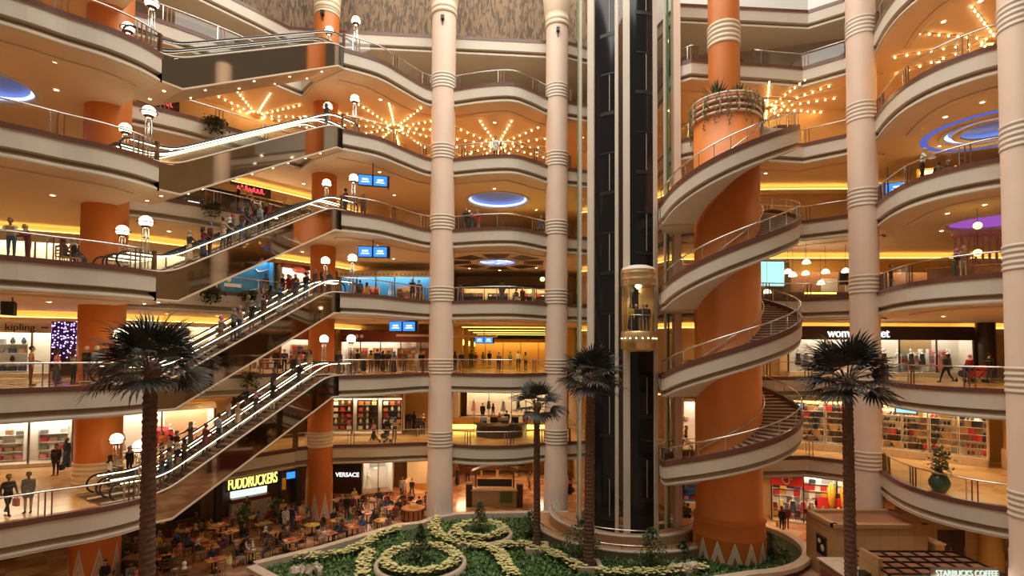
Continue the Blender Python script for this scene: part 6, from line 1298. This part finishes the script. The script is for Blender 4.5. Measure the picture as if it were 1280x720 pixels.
# rows run parallel to the kerb from front-left to back-right
ux, uy = math.cos(.77), math.sin(.77); nx, ny = -uy, ux
tabs = []
for r in range(6):
    row = []
    for i in range(12):
        x = -16.2 + ux * (i * 2.05 - 4.5) + nx * (r * 2.15) + frnd.uniform(-.25, .25); y = 31.6 + uy * (i * 2.05 - 4.5) + ny * (r * 2.15) + frnd.uniform(-.25, .25)
        px = 640 + x / y * f_px
        if y < 26 or y > 44.6 or px > 548 or px < -12: continue
        if inside((x, y), gpoly) or dist_kerb((x, y)) < 1.1: continue
        if math.hypot(x + 22.25, y - 29.5) < 2. or math.hypot(x + 14.2, y - 40.6) < 2. or math.hypot(x + 5.35, y - 41.1) < 1.9 or math.hypot(x + 13.3, y - 20.2) < 1.6 or math.hypot(x + 20.4, y - 30) < 1.3: continue
        if (x + 22.2) * (-.75) + (y - 39) * .68 > -2.4: continue     # keep clear of the restaurant front
        if math.hypot(x + 7.3, y - 40.9) < 1.6: continue
        row.append((x, y))
    tabs.append(sorted(row, key=lambda p: p[0] / p[1]))
SEATED = []
for r, row in enumerate(tabs):
    for i, (x, y) in enumerate(row):
        kind = frnd.choice(['orange', 'orange', 'brown', 'brown', 'yellow round', 'brown round']); rz = .77 + frnd.choice([0, PI / 2]) + frnd.uniform(-.15, .15)
        w = '%s table from the left in the %s cafe row' % (ordn[i], rowname[r])
        lb = '%s topped cafe table, %s from the left in the %s row behind the kerb' % (kind, ordn[i], rowname[r])
        if kind not in tused: t = TP[kind]; t.location = (x, y, 0); t.rotation_euler = (0, 0, rz); t['label'] = lb; t['group'] = 'cafe tables'; tused.add(kind)
        else: dup(TP[kind], (x, y, 0), rz, lb, 'cafe tables')
        hw = .62 if 'round' in kind else .55
        sides = [(0, -1, .72), (0, 1, .72)] + ([(1, 0, .86), (-1, 0, .86)] if frnd.random() < .55 else [])
        for sx, sy, d in sides:
            cx, cy = sx * d, sy * d; X = x + cx * math.cos(rz) - cy * math.sin(rz); Y = y + cx * math.sin(rz) + cy * math.cos(rz); a = math.atan2(y - Y, x - X)  # chair faces the table
            cr = a + PI / 2
            if dist_kerb((X, Y)) < .35 or inside((X, Y), gpoly): continue
            cl = 'wooden chair at the %s %s of the %s' % ('back' if Y > y else 'front', 'right' if X / Y > x / y else 'left', w)
            if not used['chair']: ch.location = (X, Y, 0); ch.rotation_euler = (0, 0, cr); ch['label'] = cl; ch['group'] = 'chairs at the ' + w; used['chair'] = True
            else: dup(ch, (X, Y, 0), cr, cl, 'chairs at the ' + w)
            if frnd.random() < .74:
                bx, by = X - math.cos(a) * .06, Y - math.sin(a) * .06
                person(bx, by, .0, cr, 'sit' if frnd.random() < .65 else 'sitback', 'at the ' + w, None, None, None, group='cafe guests', bag=False, sc=.96)
        for j, nm in enumerate(frnd.sample(['plate', 'cup', 'tray'], frnd.choice([1, 2, 3]))):
            ox, oy = (-.25 + .25 * j + frnd.uniform(-.04, .04), frnd.uniform(-.15, .15))
            item({'plate': plate, 'cup': cup, 'tray': tray}[nm], nm, x + ox, y + oy, .7475, '%s %s on the %s' % ('red' if nm == 'tray' else 'white', nm, w), nm, frnd.uniform(0, 3))
for k_, t in TP.items():
    if k_ not in tused:
        for c in list(t.children): bpy.data.objects.remove(c)
        bpy.data.objects.remove(t)
# waiters and standing guests among the tables
for x, Y, rz, pose, where, t, b, fem in ((313, 40.2, .2, 'bag', 'before the burger restaurant counter', 'charcoal', 'charcoal', False), (358, 39.6, .4, 'talk', 'by the potted tree at the burger front', 'yellow', 'black', False), (250, 36.5, 2., 'stand', 'behind the cafe tables near the booth', 'black', 'black', False), (361, 37.6, PI, 'stand', 'beside the orange column among the cafe tables', 'white', 'denim', False), (369, 38.0, 2.6, 'stand', 'beside the orange column among the cafe tables', 'navy', 'denim', False), (310, 34.6, 1, 'walk', 'among the cafe tables', 'black', 'charcoal', True), (437, 41.0, 0, 'stand', 'near the dark lettered panel', 'black', 'navy', False), (443, 41.5, .7, 'stand', 'near the dark lettered panel', 'maroon', 'black', True), (176, 31.5, .5, 'walk', 'behind the left palm trunk, ground floor', 'brown', 'black', False), (140, 28.3, .6, 'bag', 'beside the thick orange column foot', 'black', 'tan', True)):
    X, Y = P(x, Y); person(X, Y, 0, rz, pose, where, t, b, fem)
for x, Y, lb in ((346, 39.9, 'leafy potted tree at the burger restaurant entrance'), (309, 38.3, 'small potted shrub left of the burger counter'), (155, 30.8, 'potted shrub behind the thick orange column')):
    X, Y = P(x, Y); o = thing('potted_shrub', lb, 'plant', (X, Y, 0)); MB().lathe([(.2, 0), (.28, .5), (.25, .5), (.02, .42)], n=16).obj('pot', 'wood', o)
    leaf_cloud(MB(), 260, lambda g: (g.gauss(0, .22), g.gauss(0, .22), .55 + g.random() * 1.1), .28, frnd, .1).obj('foliage', 'leaf', o); MB().tube([(0, 0, .4), (0, 0, 1.3)], .025).obj('stem', 'wood', o)
o = thing('round_rail_seat', 'orange round slatted cart at the right end of the cafe tables', 'cart', (-7.3, 40.9, 0)); MB().lathe([(.8, .1), (.84, .15), (.8, .8), (.88, .85), (.88, .9), (.3, .93)], n=24).obj('body', 'orangewood', o); MB().lathe([(.3, .93), (.34, 1.1), (.1, 1.25)], n=16).obj('hub', 'amber', o)
for i in range(14):
    a = 2 * PI * i / 14; MB().box((.83 * math.cos(a), .83 * math.sin(a), .45), (.05, .08, .7), a).obj('slat', 'darkwood', o)
# seats under the people sitting on the right fourth gallery
for x, Y, rz, w in ((1177, 29.3, PI, 'left'), (1190, 29.0, 2.4, 'middle'), (1207, 28.6, 2.8, 'right')):
    X, Y = P(x, Y); dup(ch, (X, Y, 21.6), rz, 'wooden chair on the right fourth gallery, %s of three sitters' % w, 'chairs on the fourth gallery')
for x, Y, rz, w, t, b in ((76, 24.3, 2.9, 'left', 'brown', 'black'), (89, 24.6, 2.6, 'right', 'black', 'charcoal')):
    X, Y = P(x, Y); dup(ch, (X, Y, 16.2), rz, 'wooden chair by the far left third-gallery rail, %s of two' % w, 'chairs on the left third gallery'); person(X, Y, 16.2, rz, 'sitback', 'by the far left third-gallery rail', t, b, None, group='sitters on the left third gallery', bag=False)
# ---------------------------------------------------------------- tidy labels
import re as _re
def fit(s, n=16):
    w = s.split()
    if len(w) <= n: return s
    for a, b in ((' from the ground', ''), ('small round glowing downlight', 'small round downlight'), (' in the ceiling above the ', ' above the '), (' of the escalators', ''), ('on four steel rods ', ''), (' at the foot of the ', ' at the foot of '), ('display shelf unit ', 'shelf unit '), (' on the display shelf in the ', ' in the '), (' from its left end', ' from left'), ('folded garment', 'folded garment'), (' on the display shelf ', ' '), (' behind the kerb', ''), ('wooden cafe chair drawn up to the', 'wooden chair at the'), (' of the garden bed', ''), (', first gallery', ''), (', ground floor right', ''), (' of the ', ' of '), (' the ', ' '), (' and ', ', '), (' a ', ' ')):
        s = s.replace(a, b)
        if len(s.split()) <= n: return s
    return ' '.join(s.split()[:n])
for o in COL.objects:
    if o.get('label'): o['label'] = fit(o['label'])
